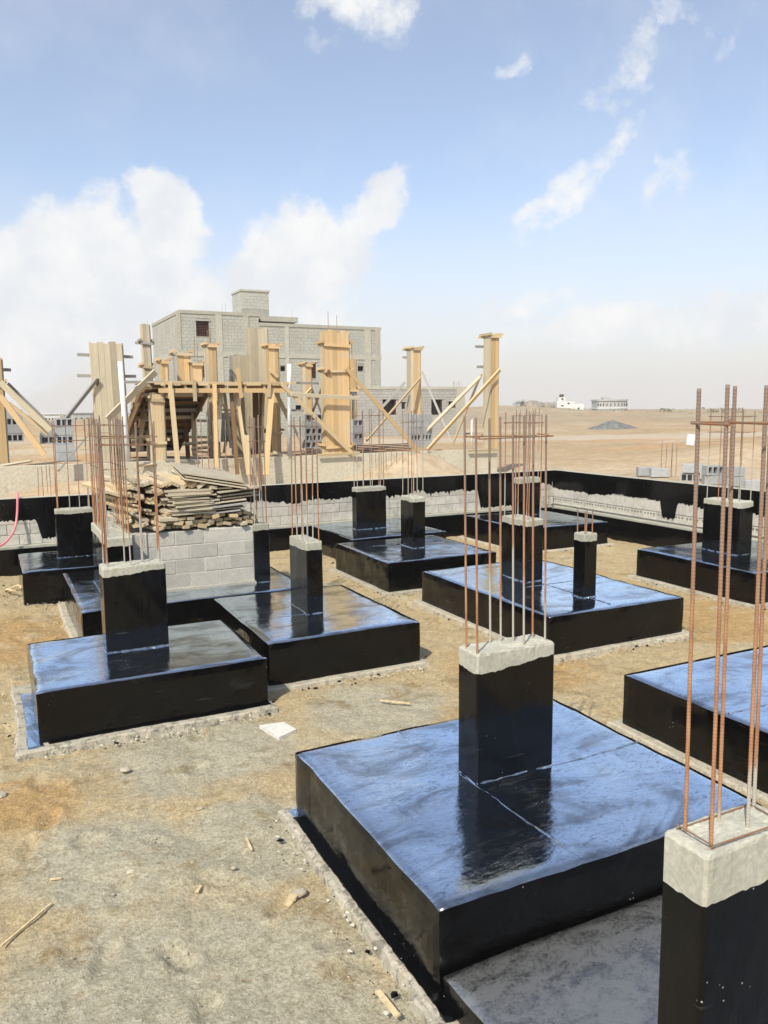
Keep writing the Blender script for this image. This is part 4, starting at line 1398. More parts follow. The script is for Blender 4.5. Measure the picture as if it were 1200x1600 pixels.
form_column('tan planked column form standing under the front left corner of the stair platform', (3.656, 20.150, 2.127)[0], (3.928, 20.150, 2.119)[0], 20.15, 0.42, 1.80, (3.780, 20.150, 3.490)[2], 4, 'wood_tan', 3, 'wood_old',
            ((2.25, .01, 'wood_tan'), (3.3, .01, 'wood_tan')),
            (((3.743, 20.000, 3.979), (2.572, 20.000, 2.851), .16, 'wood_old'), ((3.537, 20.200, 3.692), (3.075, 20.400, 2.575), .07, 'wood_dark')))
form_column('tall beige form rising behind the left end of the stair platform', (3.969, 22.600, 2.898)[0], (4.141, 22.600, 2.896)[0], 22.6, 0.25, 1.72, (4.082, 22.600, 5.350)[2], 2, 'wood_old', 2, 'wood_old',
            (((4.060, 22.600, 4.872)[2], .12, 'wood_grey'), ((4.030, 22.600, 4.235)[2], .08, 'wood_tan')), (), .04, (-0.03, 0))
form_column('tall form with orange front just behind the middle of the stair platform', (5.677, 22.400, 2.878)[0], (5.878, 22.400, 2.876)[0], 22.4, 0.45, 1.72, (5.842, 22.400, 4.871)[2], 2, 'wood_new', 3, 'wood_old',
            (((5.840, 22.400, 4.818)[2], .05, 'wood_new'),), (), .02, (0, 0), 3)
form_column('tall weathered beige form behind the stair platform right of its middle', (7.033, 22.800, 2.860)[0], (7.524, 22.800, 2.854)[0], 22.8, 0.42, 1.72, (7.383, 22.800, 5.401)[2], 5, 'wood_old', 2, 'wood_old', (), (), .03)
form_column('lower beige form touching the left side of the tall weathered one', (6.511, 23.000, 2.865)[0], (6.996, 23.000, 2.859)[0], 23.0, 0.3, 1.72, (6.840, 23.000, 4.629)[2], 4, 'wood_old', 2, 'wood_grey', (), (), .03)
form_column('orange planked form standing at the right end of the stair platform', (7.265, 21.900, 2.861)[0], (7.533, 21.900, 2.858)[0], 21.9, 0.35, 1.74, (7.455, 21.900, 4.859)[2], 3, 'wood_new', 2, 'wood_tan',
            (((7.453, 21.900, 4.788)[2], .05, 'wood_new'), ((7.386, 21.900, 2.385)[2], .03, 'wood_new')), (((7.232, 21.800, 4.172), (7.472, 21.800, 3.960), .08, 'wood_tan'),))
form_column('slim orange form with grey side between the platform and the wide middle column', (9.026, 23.600, 2.832)[0], (9.188, 23.600, 2.830)[0], 23.6, 0.40, 1.74, (9.148, 23.600, 4.440)[2], 1, 'wood_new', 3, 'wood_old',
            (((9.147, 23.600, 4.400)[2], .03, 'wood_new'),), (((8.961, 23.500, 3.507), (9.157, 23.500, 3.705), .07, 'wood_new'), ((9.176, 23.600, 3.748), (9.710, 23.900, 2.720), .05, 'wood_grey')))

# stair platform formwork
SF = thing('stair_formwork', (5.189, 20.600, 2.063), 'timber stair platform formwork with dark sloping soffit and leaning props', 'formwork')
pz = (5.262, 20.000, 3.727)[2]
xl, xr = (3.792, 20.000, 3.718)[0], (7.346, 20.000, 3.740)[0]
for k in range(9):
    yy = 20.05 + k * 0.18
    board('deck_board', (xl - U(0, .5), yy, pz), (xr + U(-.2, .05), yy, pz + U(-.01, .01)), .17, .03, random.choice(('wood_tan', 'wood_old')), SF, (0, 1, 0))
board('fascia', (xl, 19.98, pz - .20), ((7.076, 20.000, 3.622)[0], 19.98, pz - .19), .11, .05, 'wood_new', SF)
board('fascia', (xl - .1, 19.97, pz - .02), (xr, 19.97, pz + .0), .07, .04, 'wood_tan', SF)
board('rail', (2.983, 20.000, 3.728), (3.916, 20.000, 3.734), .06, .05, 'wood_grey', SF)
board('rail', (6.956, 20.000, 3.737), (8.218, 20.600, 3.747), .06, .05, 'wood_grey', SF)
for a, b in (((3.847, 19.970, 3.687), (3.939, 19.970, 3.687)), ((4.139, 19.970, 3.688), (4.326, 19.970, 3.689)), ((4.769, 19.970, 3.692), (5.026, 19.970, 3.693)), ((5.433, 19.970, 3.695), (5.798, 19.970, 3.697)), ((5.999, 19.970, 3.698), (6.373, 19.970, 3.700)), ((6.596, 19.970, 3.701), (6.875, 19.970, 3.703))):
    board('bearer', a, b, .08, .06, 'wood_tan', SF)
for k in range(7):
    xx = xl + (xr - xl) * (k + .3) / 7
    board('joist', (xx, 19.99, pz - .1), (xx, 21.5, pz - .1), .14, .05, 'wood_tan', SF)
# sloping soffit: sheets, battens, side strings
A = Vector((3.978, 20.200, 3.569)); B = Vector((5.014, 20.200, 3.572))
yl = 24.3
sl = Vector((0, yl - 20.2, -1.72))
ax = A.x - 0.55
for k in range(8):
    f0, f1 = k / 8, (k + 1) / 8
    c0 = Vector((ax, 20.2, A.z)) + sl * ((f0 + f1) / 2)
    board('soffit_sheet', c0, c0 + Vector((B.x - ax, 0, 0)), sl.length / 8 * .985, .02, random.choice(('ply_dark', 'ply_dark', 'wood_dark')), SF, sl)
for k in range(9):
    c0 = Vector((ax, 20.2, A.z - .07)) + sl * ((k + .35) / 9)
    board('batten', c0, c0 + Vector((B.x - ax + U(0, .15), 0, 0)), .09, .05, ('wood_old', 'wood_dark', 'wood_grey')[k % 3], SF)
for xs, mt in ((B.x, 'wood_dark'), (ax, 'wood_dark')):
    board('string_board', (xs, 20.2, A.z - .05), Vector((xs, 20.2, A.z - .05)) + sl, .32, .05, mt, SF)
for k in range(10):
    c0 = Vector((B.x + .03, 20.2, A.z + .05)) + sl * ((k + .5) / 10)
    board('riser_board', (ax, c0.y, c0.z + .16), (B.x, c0.y, c0.z + .16), .17, .03, 'wood_tan', SF)
PROPS = [(.11, 'wood_tan'), (.09, 'wood_tan'), (.08, 'wood_tan'), (.11, 'wood_dark'), (.11, 'wood_old'), (.10, 'wood_old'), (.09, 'wood_new'), (.09, 'wood_dark'), (.08, 'wood_new'), (.08, 'wood_tan'), (.13, 'wood_new'), (.07, 'wood_tan'), (.07, 'wood_old'), (.12, 'wood_tan')]
PXYZ = [
    ((4.063, 19.850, 3.561), (4.068, 19.400, 1.542)), ((4.069, 19.920, 3.733), (4.052, 19.920, 3.330)), ((4.650, 19.920, 3.799), (4.661, 19.920, 3.265)),
    ((4.910, 22.200, 2.801), (4.936, 22.200, 1.722)), ((4.993, 21.600, 3.062), (4.978, 21.600, 1.821)), ((5.445, 20.400, 3.578), (5.329, 20.400, 2.233)),
    ((5.154, 19.900, 3.691), (5.074, 19.700, 1.622)), ((5.658, 20.200, 3.574), (5.610, 19.700, 1.421)), ((5.763, 19.920, 4.096), (5.838, 19.920, 3.341)),
    ((5.821, 20.300, 3.577), (5.924, 19.800, 1.383)), ((6.690, 20.000, 3.604), (6.289, 19.500, 1.388)), ((6.592, 19.900, 3.748), (6.564, 19.900, 3.372)),
    ((5.787, 21.400, 3.741), (5.939, 21.400, 2.008)), ((5.893, 19.700, 2.403), (5.851, 19.500, 1.408))]
for (pa, pb), pr in zip(PXYZ, PROPS):
    board('prop', pa, pb, pr[0], .07, pr[1], SF, (1, 0, 0))
for (pa, pb, mt) in (((5.010, 21.500, 2.771), (5.478, 21.500, 2.747), 'wood_grey'), ((4.888, 21.800, 2.320), (5.521, 21.800, 2.304), 'wood_tan'), ((5.138, 21.000, 3.426), (5.324, 21.000, 3.409), 'wood_grey'), ((3.879, 20.000, 1.842), (4.717, 20.000, 1.763), 'wood_grey'),
                     ((5.995, 20.100, 1.826), (6.867, 20.300, 1.888), 'wood_tan'), ((6.745, 20.200, 1.931), (7.117, 20.000, 1.775), 'wood_old'), ((5.643, 21.200, 3.174), (5.782, 21.200, 3.156), 'wood_tan')):
    board('cross_piece', pa, pb, .07, .05, mt, SF)
for (pa, pb, w_, mt) in (
        ((3.694, 22.000, 3.547), (3.654, 22.000, 1.984), .10, 'wood_old'), ((3.752, 21.600, 3.072), (3.471, 21.400, 1.983), .08, 'wood_tan'), ((3.335, 21.500, 2.829), (3.819, 21.500, 2.788), .06, 'wood_grey'),
        ((3.554, 22.400, 3.419), (3.521, 22.400, 2.041), .11, 'wood_old'), ((3.247, 21.600, 2.348), (3.798, 21.600, 2.301), .06, 'wood_tan'), ((3.741, 21.000, 3.718), (3.485, 21.200, 2.616), .06, 'wood_dark'),
        ((5.910, 22.200, 3.696), (6.110, 22.200, 2.622), .07, 'wood_grey'),
        ((6.110, 22.200, 2.622), (5.953, 22.200, 1.831), .07, 'wood_tan'), ((6.417, 21.800, 3.651), (6.451, 21.800, 1.869), .10, 'wood_old'), ((6.064, 21.400, 3.052), (6.255, 21.200, 1.902), .06, 'wood_tan'),
        ((6.678, 21.400, 3.606), (6.659, 21.400, 1.773), .16, 'wood_dark'), ((6.908, 21.600, 3.647), (6.871, 21.600, 1.792), .12, 'wood_dark'), ((6.784, 21.000, 3.476), (6.598, 20.800, 1.805), .06, 'wood_old'),
        ((4.599, 21.300, 2.154), (5.528, 21.500, 2.191), .07, 'wood_old'), ((4.803, 21.100, 2.038), (5.332, 21.300, 2.048), .09, 'wood_tan'), ((5.699, 21.900, 3.056), (6.315, 21.900, 3.015), .05, 'wood_tan'),
        ((6.943, 20.600, 3.553), (7.427, 20.800, 2.690), .06, 'wood_old'), ((6.946, 20.400, 3.515), (7.526, 20.200, 2.181), .05, 'wood_tan'), ((7.458, 21.500, 3.040), (8.129, 21.500, 2.998), .05, 'wood_grey')):
    board('prop', pa, pb, w_, .05, mt, SF, (1, 0, 0.2))
# stub forms standing on the platform
form_column('stubby orange form stub on the left end of the stair platform', (4.029, 20.600, 4.025)[0], (4.156, 20.600, 4.026)[0], 20.6, .3, pz + .02, (4.072, 20.600, 4.279)[2], 2, 'wood_new', 2, 'wood_tan', (((4.071, 20.600, 4.247)[2], .04, 'wood_new'),))
form_column('orange form stub with grey left face on the stair platform, tallest of the three stubs', (4.557, 21.200, 4.058)[0], (4.840, 21.200, 4.062)[0], 21.2, .5, pz + .02, (4.674, 21.200, 4.471)[2], 2, 'wood_new', 2, 'wood_grey', (((4.675, 21.200, 4.504)[2], .08, 'wood_tan'),))
form_column('low orange form stub on the stair platform left of the tall orange front form', (4.894, 21.000, 4.053)[0], (5.112, 21.000, 4.056)[0], 21.0, .3, pz + .02, (5.002, 21.000, 4.252)[2], 2, 'wood_new', 2, 'wood_tan', (((5.002, 21.000, 4.236)[2], .04, 'wood_tan'),), (), .03, (0, 0), 3)

# loose boards lying on the next-door plot
for i, (pa, pb, mt, lb) in enumerate((
        ((3.181, 19.800, 1.724), (3.915, 20.200, 1.766), 'wood_tan', 'loose tan board lying at the foot of the platform corner form'),
        ((0.197, 20.400, 1.807), (0.871, 20.800, 1.879), 'wood_old', 'grey board lying on the plinth under the left edge form'),
        ((1.398, 19.600, 1.704), (2.096, 20.200, 2.431), 'wood_grey', 'grey board leaning on the sand beside the pair of hollow blocks'),
        ((4.777, 21.000, 1.975), (5.217, 21.000, 1.927), 'wood_tan', 'short tan board lying right of the stair soffit'))):
    o = board('loose_board', pa, pb, .14, .03, mt, None, (0.2, 1, 0.2))
    tag(o, lb, 'board')

# white drain pipes
def pipe(name, pts, r, mat, label):
    mb = MB()
    mb.tube(pts, r, 12)
    o = put(name, mb, mat, None, True)
    return tag(o, label, 'pipe')


pipe('drain_pipe', [(2.867, 19.600, 4.187), (2.917, 19.500, 1.843)], .058, M['pipe'], 'long white plastic pipe leaning upright against the weathered left form')
P2 = put('drain_pipe', (lambda b: (b.tube([(7.158, 20.000, 3.373), (7.119, 20.000, 1.826)], .052, 12), b)[1])(MB()), M['pipe_grey'], None, True)
tag(P2, 'upright pipe with white top standing right of the stair platform', 'pipe')
mb = MB()
mb.tube([(7.180, 20.000, 4.219), (7.158, 20.000, 3.373)], .055, 12)
put('pipe_sleeve', mb, M['pipe'], P2, True)
pipe('drain_pipe', [(12.957, 20.200, 2.761), (12.963, 20.200, 1.846)], .028, M['pipe'], 'short white pipe stub left of the right end form')
pipe('drain_pipe', [(10.387, 23.500, 4.715), (10.406, 23.500, 3.831)], .05, M['pipe_grey'], 'pale grey pipe behind the wide middle form')
pipe('drain_pipe', [(9.276, 20.600, 3.522), (9.264, 20.600, 2.753)], .04, M['pipe_grey'], 'short grey pipe right of the wide middle form')

# hollow blocks stacked between the forms
HB = 'hollow concrete blocks stacked between the forms next door'


def hollow(p, key, label, rot=0.0):
    o = inst('hollow_block', BLK[key], Matrix.Translation(p) @ Matrix.Rotation(rot, 4, 'Z'))
    return tag(o, label, 'concrete block', HB)


def stack(p, n, keys, label, rot=0.0, cols=1):
    q = Vector(p)
    for i in range(n):
        for c in range(cols):
            side = '' if cols == 1 else ('left column, ', 'right column, ')[c]
            hollow(q + Vector((0.41 * c * math.cos(rot), .41 * c * math.sin(rot), .1 + .205 * i)) + Vector((U(-.01, .01), 0, 0)), keys[i % len(keys)], label + ', ' + side + nth_from_top(n - 1 - i), rot + U(-.04, .04))


# rests on the sand, one stack beside the other
b0 = (1.640, 20.600, 1.861)
stack(b0, 5, ('blue0', 'blue0', 'blue3', 'blue0', 'blue3'), 'block in the tall stack beside the weathered left form', .05, 1)
stack((0.612, 22.500, 2.288), 4, ('blue3', 'blue0', 'blue3', 'blue0'), 'block in the stack right of the left edge form', .1, 1)
stack((1.428, 23.000, 2.198), 2, ('blue2', 'blue0'), 'block in the low stack behind the struts', .1, 1)
stack((8.704, 22.600, 1.877), 5, ('blue2', 'blue3', 'blue2', 'blue0', 'blue2'), 'block in the heap behind the long tan brace', .2, 2)
stack((10.169, 22.400, 1.900), 4, ('blue0', 'blue2', 'blue0', 'blue2'), 'block in the narrow stack right of the wide middle form', .3, 1)
stack((11.759, 21.600, 1.845), 5, ('blue0', 'blue3', 'blue0', 'blue0', 'blue0'), 'block in the stack at the slim form foot', .1, 2)
stack((6.093, 22.200, 2.153), 4, ('blue2', 'blue0', 'blue2', 'blue0'), 'block in the stack seen under the stair platform', .2, 1)

# bars standing out of the sand behind the back wall and a bundle lying on the plinth
for nm, lb, spots, zt_, zz in (
        ('starter_bars', 'thin starter bars standing in sand behind the left end of the back wall', [(0.871, 18.334, 1.250), (0.968, 18.276, 1.250), (1.044, 18.088, 1.250), (1.113, 18.188, 1.250), (1.186, 18.145, 1.250)], 0.85, 1.1),
        ('starter_bars', 'thin starter bars in the sand heap against the plinth', [(9.291, 19.200, 1.222), (9.464, 19.200, 1.214), (9.600, 19.200, 1.208), (9.806, 19.300, 1.191), (9.964, 19.300, 1.184), (10.070, 19.200, 1.186)], 0.95, 1.0)):
    s0 = thing(nm, (spots[0][0], spots[0][1], zz), lb, 'rebar')
    for sxy in spots:
        rebar(s0, sxy[0], sxy[1], zz, zt_ + U(-.08, .08), .04, me=BAR_PLAIN)
s0 = thing('bar_bundle', (10.425, 21.000, 2.003), 'bundle of dark bars lying behind the middle of the plinth', 'rebar')
for k in range(5):
    mb = MB()
    z = 1.80 + .045 * k
    mb.tube([((9.453, 21.000, 2.030)[0], 20.8 + .05 * k, z), ((11.280, 21.000, 1.979)[0], 20.9 + .05 * k, z + .01)], .014, 6)
    put('bar', mb, M['frame_dark'], s0)

# pink hose over the back wall
HPTS = [(0.421, 16.500, 1.524), (0.418, 16.360, 1.464), (0.393, 16.300, 1.182), (0.342, 16.200, 0.931), (0.230, 16.100, 0.737), (0.060, 16.000, 0.610), (-0.207, 15.900, 0.542)]
mb = MB()
pts = []
for i in range(len(HPTS) - 1):
    p = [Vector(HPTS[max(0, min(len(HPTS) - 1, i + d))]) for d in (-1, 0, 1, 2)]
    for s_ in range(8):
        u = s_ / 8
        pts.append(0.5 * ((2 * p[1]) + (p[2] - p[0]) * u + (2 * p[0] - 5 * p[1] + 4 * p[2] - p[3]) * u * u + (-p[0] + 3 * p[1] - 3 * p[2] + p[3]) * u ** 3))
mb.tube(pts, .022, 10)
tag(put('hose', mb, M['hose'], None, True), 'pink hose hanging over the back wall at the left picture edge', 'hose')

# ------------------------------------------------------------------ house of grey blocks
def blockwork(mb, o, u, nrm, L, z0, z1, holes, bl=0.40, bh=0.20, gap=0.012, proud=0.013):
    """running-bond facing blocks on a wall: o origin, u along, nrm outwards; holes are (u0, u1, z0, z1)"""
    z = z0
    row = 0
    while z < z1 - .05:
        h = min(bh, z1 - z)
        x = -bl / 2 if row % 2 else 0.0
        while x < L:
            a, b = max(0, x), min(L, x + bl)
            segs = [(a, b)]
            for (h0, h1, hz0, hz1) in holes:
                if z + h > hz0 + .02 and z < hz1 - .02:
                    ns = []
                    for (p, q) in segs:
                        if q <= h0 or p >= h1:
                            ns.append((p, q))
                        else:
                            if h0 - p > .04:
                                ns.append((p, h0))
                            if q - h1 > .04:
                                ns.append((h1, q))
                    segs = ns
            pr = proud + U(-.002, .002)
            for (p, q) in segs:
                if q - p < .05:
                    continue
                p2, q2 = p + gap / 2, q - gap / 2
                za, zb_ = z + gap / 2, z + h - gap / 2
                c = [o + u * p2 + Vector((0, 0, za)), o + u * q2 + Vector((0, 0, za)), o + u * q2 + Vector((0, 0, zb_)), o + u * p2 + Vector((0, 0, zb_))]
                n0 = len(mb.v)
                mb.v += [tuple(v) for v in c] + [tuple(v + nrm * pr) for v in c]
                for f in ((4, 5, 6, 7), (0, 1, 5, 4), (1, 2, 6, 5), (2, 3, 7, 6), (3, 0, 4, 7)):
                    mb.f.append(tuple(n0 + i for i in f))
                    mb.m.append(0)
            x += bl
        z += bh
        row += 1


def wall_with_holes(mb, o, u, nrm, L, z0, z1, holes, thick=0.2):
    """solid wall with real openings, built from boxes between the openings"""
    xs = sorted({0.0, L} | {h[0] for h in holes} | {h[1] for h in holes})
    zs = sorted({z0, z1} | {h[2] for h in holes} | {h[3] for h in holes})
    for a, b in zip(xs, xs[1:]):
        for c, d in zip(zs, zs[1:]):
            if any(h[0] <= (a + b) / 2 <= h[1] and h[2] <= (c + d) / 2 <= h[3] for h in holes):
                continue
            q = [o + u * a, o + u * b, o + u * b - nrm * thick, o + u * a - nrm * thick]
            n0 = len(mb.v)
            mb.v += [(p.x, p.y, c) for p in q] + [(p.x, p.y, d) for p in q]
            for f in ((0, 1, 5, 4), (1, 2, 6, 5), (2, 3, 7, 6), (3, 0, 4, 7), (4, 5, 6, 7), (3, 2, 1, 0)):
                mb.f.append(tuple(n0 + i for i in f))
                mb.m.append(0)


HX0, HX1, HY = 10.94, 24.61, 50.0
HSE = thing('block_house', (17.5, 54, 0.8), 'unfinished two storey grey block house with a rooftop tower and low wing', 'house')
ux, uy = Vector((1, 0, 0)), Vector((0, 1, 0))
nf, nl_ = Vector((0, -1, 0)), Vector((-1, 0, 0))


def hole_px(p, q):
    return (p[0] - HX0, q[0] - HX0, q[2], p[2])


H_UP = [hole_px((11.934, 50.000, 8.518), (12.734, 50.000, 7.575)), hole_px((12.033, 50.000, 5.993), (12.357, 50.000, 5.054)), hole_px((19.024, 50.000, 6.113), (19.817, 50.000, 5.078)), hole_px((17.331, 50.000, 5.838), (17.674, 50.000, 5.514)),
        hole_px((22.875, 50.000, 5.922), (23.304, 50.000, 5.583)), hole_px((20.382, 50.000, 5.758), (20.607, 50.000, 5.508)), hole_px((14.272, 50.000, 6.072), (14.380, 50.000, 5.593)), hole_px((18.328, 50.000, 3.312), (18.725, 50.000, 2.972)), hole_px((11.302, 50.000, 5.552), (11.447, 50.000, 5.241))]
XS = (15.956, 50.000, 8.917)[0]          # where the parapet steps down
ZP1, ZP2 = 9.13, 8.56
ZF = (17.876, 50.000, 6.505)[2]
O = Vector((HX0, HY, 0))
mb = MB()
wall_with_holes(mb, O, ux, nf, XS - HX0, 0.6, ZP1 - .2, [h for h in H_UP if h[1] < XS - HX0])
wall_with_holes(mb, Vector((XS, HY, 0)), ux, nf, HX1 - XS, 0.6, ZP2 - .2, [(h[0] - XS + HX0, h[1] - XS + HX0, h[2], h[3]) for h in H_UP if h[0] > XS - HX0])
mb.box(HX0, HX0 + .2, HY + .2, 58.85, .6, ZP1 - .2)
mb.box(HX1 - .2, HX1, HY + .2, 58.85, .6, ZP2 - .2)
mb.box(HX0 + .2, HX1 - .2, 58.65, 58.85, .6, ZP2 - .2)
put('wall', mb, M['house_joint'], HSE)
mb = MB()
blockwork(mb, O, ux, nf, HX1 - HX0, 0.7, ZF - .15, H_UP)
blockwork(mb, O, ux, nf, XS - HX0, ZF + .17, ZP1 - .2, H_UP)
blockwork(mb, Vector((XS, HY, 0)), ux, nf, HX1 - XS, ZF + .17, ZP2 - .2, [(h[0] - XS + HX0, h[1] - XS + HX0, h[2], h[3]) for h in H_UP])
blockwork(mb, Vector((HX0, 58.85, 0)), -uy, nl_, 8.85, 0.7, ZF - .15, [])
blockwork(mb, Vector((HX0, 58.85, 0)), -uy, nl_, 8.85, ZF + .17, ZP1 - .2, [])
put('blockwork', mb, M['house_block'], HSE, kind='stuff')
mb = MB()
mb.box(HX0 - .05, XS, HY - .05, 58.9, ZP1 - .2, ZP1, 0)
mb.box(XS, HX1 + .05, HY - .05, 58.9, ZP2 - .2, ZP2, 0)
put('roof_slab', mb, M['house_beam'], HSE)
mb = MB()
mb.box(HX0 - .045, HX1 + .045, HY - .045, HY + .1, ZF - .15, ZF + .17)
mb.box(HX0 - .045, HX0 + .1, HY + .1, 58.88, ZF - .15, ZF + .17)
put('floor_beam', mb, M['house_beam'], HSE)
for (pa, pb) in (((13.152, 50.000, 4.663), (13.562, 50.000, 4.665)), ((14.936, 50.000, 4.672), (15.274, 50.000, 4.674)), ((17.696, 50.000, 4.687), (17.962, 50.000, 4.689)), ((23.389, 50.000, 4.718), (23.876, 50.000, 4.720)), ((10.735, 50.000, 4.650), (10.989, 50.000, 4.651)), ((24.170, 50.000, 4.722), (24.564, 50.000, 4.724))):
    mb = MB()
    top = (ZP1 if pb[0] < XS else ZP2) - .2
    mb.box(pa[0], pb[0], HY - .05, HY + .05, 0.7, ZF - .152)
    mb.box(pa[0], pb[0], HY - .05, HY + .05, ZF + .172, top - .002)
    put('pilaster', mb, M['house_beam'], HSE)
# windows
for h, kind in zip(H_UP, ('lattice', 'frame', 'frame', 'vent', 'vent', 'vent', 'vent', 'vent', 'vent')):
    mb = MB()
    x0, x1 = HX0 + h[0], HX0 + h[1]
    mb.box(x0, x1, HY + .16, HY + .19, h[2], h[3])
    w_ = put('window', mb, M['dark'], HSE)
    if kind != 'vent':
        mb = MB()
        f_ = .07
        for q in ((x0, x0 + f_, h[2], h[3]), (x1 - f_, x1, h[2], h[3]), (x0 + f_, x1 - f_, h[2], h[2] + f_), (x0 + f_, x1 - f_, h[3] - f_, h[3])):
            mb.box(q[0], q[1], HY + .06, HY + .12, q[2], q[3])
        put('frame', mb, M['frame_dark'], w_)
        mb = MB()
        nb = 6
        for k in range(1, nb):
            xx = x0 + (x1 - x0) * k / nb
            mb.box(xx - .02, xx + .02, HY + .08, HY + .10, h[2] + f_, h[3] - f_)
            zz = h[2] + (h[3] - h[2]) * k / nb
            mb.box(x0 + f_, x1 - f_, HY + .10, HY + .115, zz - .02, zz + .02)
        put('lattice', mb, M['lattice'], w_)
        mb = MB()
        mb.box(x0 - .08, x1 + .08, HY - .06, HY - .032, h[3], h[3] + .08)
        put('lintel', mb, M['house_block_pale'], w_)
# tower and slab on the roof
tx0, tx1 = (15.301, 51.500, 10.062)[0], (17.168, 51.500, 10.156)[0]
tz = (16.310, 51.500, 10.685)[2]
tw = put('roof_tower', (lambda b: (b.box(tx0, tx1, 51.5, 53.6, ZP1, tz), b)[1])(MB()), M['house_joint'], HSE)
mb = MB()
blockwork(mb, Vector((tx0, 51.5, 0)), ux, nf, tx1 - tx0, ZP1 + .45, tz, [])
blockwork(mb, Vector((tx0, 53.6, 0)), -uy, nl_, 2.1, ZP1, tz, [])
put('blockwork', mb, M['house_block'], tw, kind='stuff')
mb = MB()
mb.box(tx0 - .06, tx1 + .06, 51.44, 53.7, tz, tz + .12)
put('tower_slab', mb, M['house_beam'], tw)
mb = MB()
sx0, sx1 = (16.153, 50.500, 8.776)[0], (18.738, 50.500, 8.879)[0]
mb.box(sx0, sx1, 50.3, 54, (17.231, 50.500, 8.696)[2], (17.240, 50.500, 9.023)[2])
put('stair_slab', mb, M['house_beam'], HSE)
mb = MB()
mb.box(sx0 + .3, sx1 - .5, 51.0, 53.8, ZP2, (17.231, 50.500, 8.696)[2])
put('stair_room', mb, M['mortar'], HSE)
for px_ in ((13.658, 50.200, 9.274), (13.903, 50.200, 9.285), (10.432, 58.000, 8.952), (10.788, 58.000, 9.097), (18.424, 50.600, 9.124)):
    rebar(HSE, px_[0], px_[1], px_[2] - .1, .5, .05, name='starter_bar', me=BAR_PLAIN)
# single storey wing
WX0, WX1, WY = (22.416, 49.400, 2.981)[0], (30.375, 49.400, 2.912)[0], 49.4
WZ = (27.066, 49.400, 4.542)[2]
H_W = []
for p, q in (((24.455, 49.400, 3.661), (25.486, 49.400, 2.601)), ((25.919, 49.400, 3.481), (26.194, 49.400, 2.992)), ((28.303, 49.400, 3.650), (29.198, 49.400, 2.558)), ((29.729, 49.400, 3.509), (30.320, 49.400, 3.049))):
    H_W.append((p[0] - WX0, q[0] - WX0, q[2], p[2]))
WG = HSE
mb = MB()
wall_with_holes(mb, Vector((WX0, WY, 0)), ux, nf, WX1 - WX0, .5, WZ - .2, H_W)
mb.box(WX0, WX0 + .2, WY + .2, 49.9, .5, WZ - .2)
mb.box(WX1 - .2, WX1, WY + .2, 56, .5, WZ - .2)
put('wing_wall', mb, M['house_joint'], WG)
mb = MB()
blockwork(mb, Vector((WX0, WY, 0)), ux, nf, WX1 - WX0, .6, WZ - .2, H_W, gap=.02)
put('blockwork', mb, M['house_block_pale'], WG, kind='stuff')
mb = MB()
mb.box(WX0 - .04, WX1 + 1.1, WY - .045, 56, WZ - .2, WZ)
put('roof_slab', mb, M['house_beam'], WG)
mb = MB()
mb.box(WX1, (31.081, 49.400, 2.905)[0], WY - .05, WY + .5, .5, WZ - .202)
put('pilaster', mb, M['house_beam'], WG)
for h in H_W:
    x0, x1 = WX0 + h[0], WX0 + h[1]
    mb = MB()
    mb.box(x0, x1, WY + .16, WY + .19, h[2], h[3])
    w_ = put('window', mb, M['dark'], WG)
    mb = MB()
    mb.box(x1 - .13, x1 - .02, WY + .03, WY + .14, h[2], h[3])
    mb.box(x0, x1 - .13, WY + .03, WY + .14, h[3] - .06, h[3])
    put('frame', mb, M['frame_dark'], w_)
    mb = MB()
    mb.box(x0 - .12, x1 + .12, WY - .055, WY - .032, h[3], h[3] + .1)
    put('lintel', mb, M['house_block_pale'], w_)
for k in range(8):
    p = (30.654, 49.600, 4.744)
    rebar(WG, p[0] + .09 * k - .3, p[1] + U(0, .3), WZ - .05, .45, .05, name='starter_bar', me=BAR_PLAIN)

# ------------------------------------------------------------------ beyond the right wall
RS = 'cement blocks stacked outside the right wall'
for (p, key, lb, rot) in (
        ((14.05, 12.86, 1.45), 'blue3', 'open cored cement block at the lower left of the stack outside the right wall', -.9),
        ((14.05, 12.80, 1.66), 'blue0', 'plain cement block on top of the open cored one outside the right wall', -.9),
        ((14.00, 12.20, 1.45), 'blue0', 'plain cement block in the middle of the lower row outside the right wall', -.5),
        ((14.00, 12.20, 1.66), 'blue3', 'upper open cored cement block in the middle of the stack outside the right wall', -.3),
        ((14.05, 11.70, 1.45), 'blue0', 'right lower plain cement block behind the thin bars outside the right wall', -.3),
        ((14.05, 11.70, 1.66), 'blue0', 'right upper plain cement block behind the thin bars outside the right wall', -.3),
        ((14.0, 11.2, 1.42), 'blue0', 'lone low cement block at the right end of the row outside the right wall', -.3),
        ((14.0, 14.16, 1.50), 'blue0', 'left lower cement block of the pair behind the starter bars outside the right wall', -.5),
        ((14.0, 13.74, 1.50), 'blue0', 'right lower cement block of the pair behind the starter bars outside the right wall', -.5)):
    o = inst('cement_block', BLK[key], Matrix.Translation(p) @ Matrix.Rotation(rot, 4, 'Z'))
    tag(o, lb, 'concrete block', RS)
s0 = thing('starter_bars', (14.3, 13.8, 1.1), 'thin rusty starter bars outside the right wall beside the cement blocks', 'rebar')
for k, (dy, dx) in enumerate(((.0, 0), (.12, 0), (-.12, .05), (-.2, 0), (-.24, .1))):
    rebar(s0, 14.3 + dx, 13.85 + dy, 1.1, 1.1 + U(-.05, .05), .03, me=BAR_PLAIN)
bk = thing('bucket', (27.339, 25.107, 1.300), 'white plastic bucket lying on the sand beyond the right wall', 'bucket')
p = Vector((27.339, 25.107, 1.300))
mb = MB()
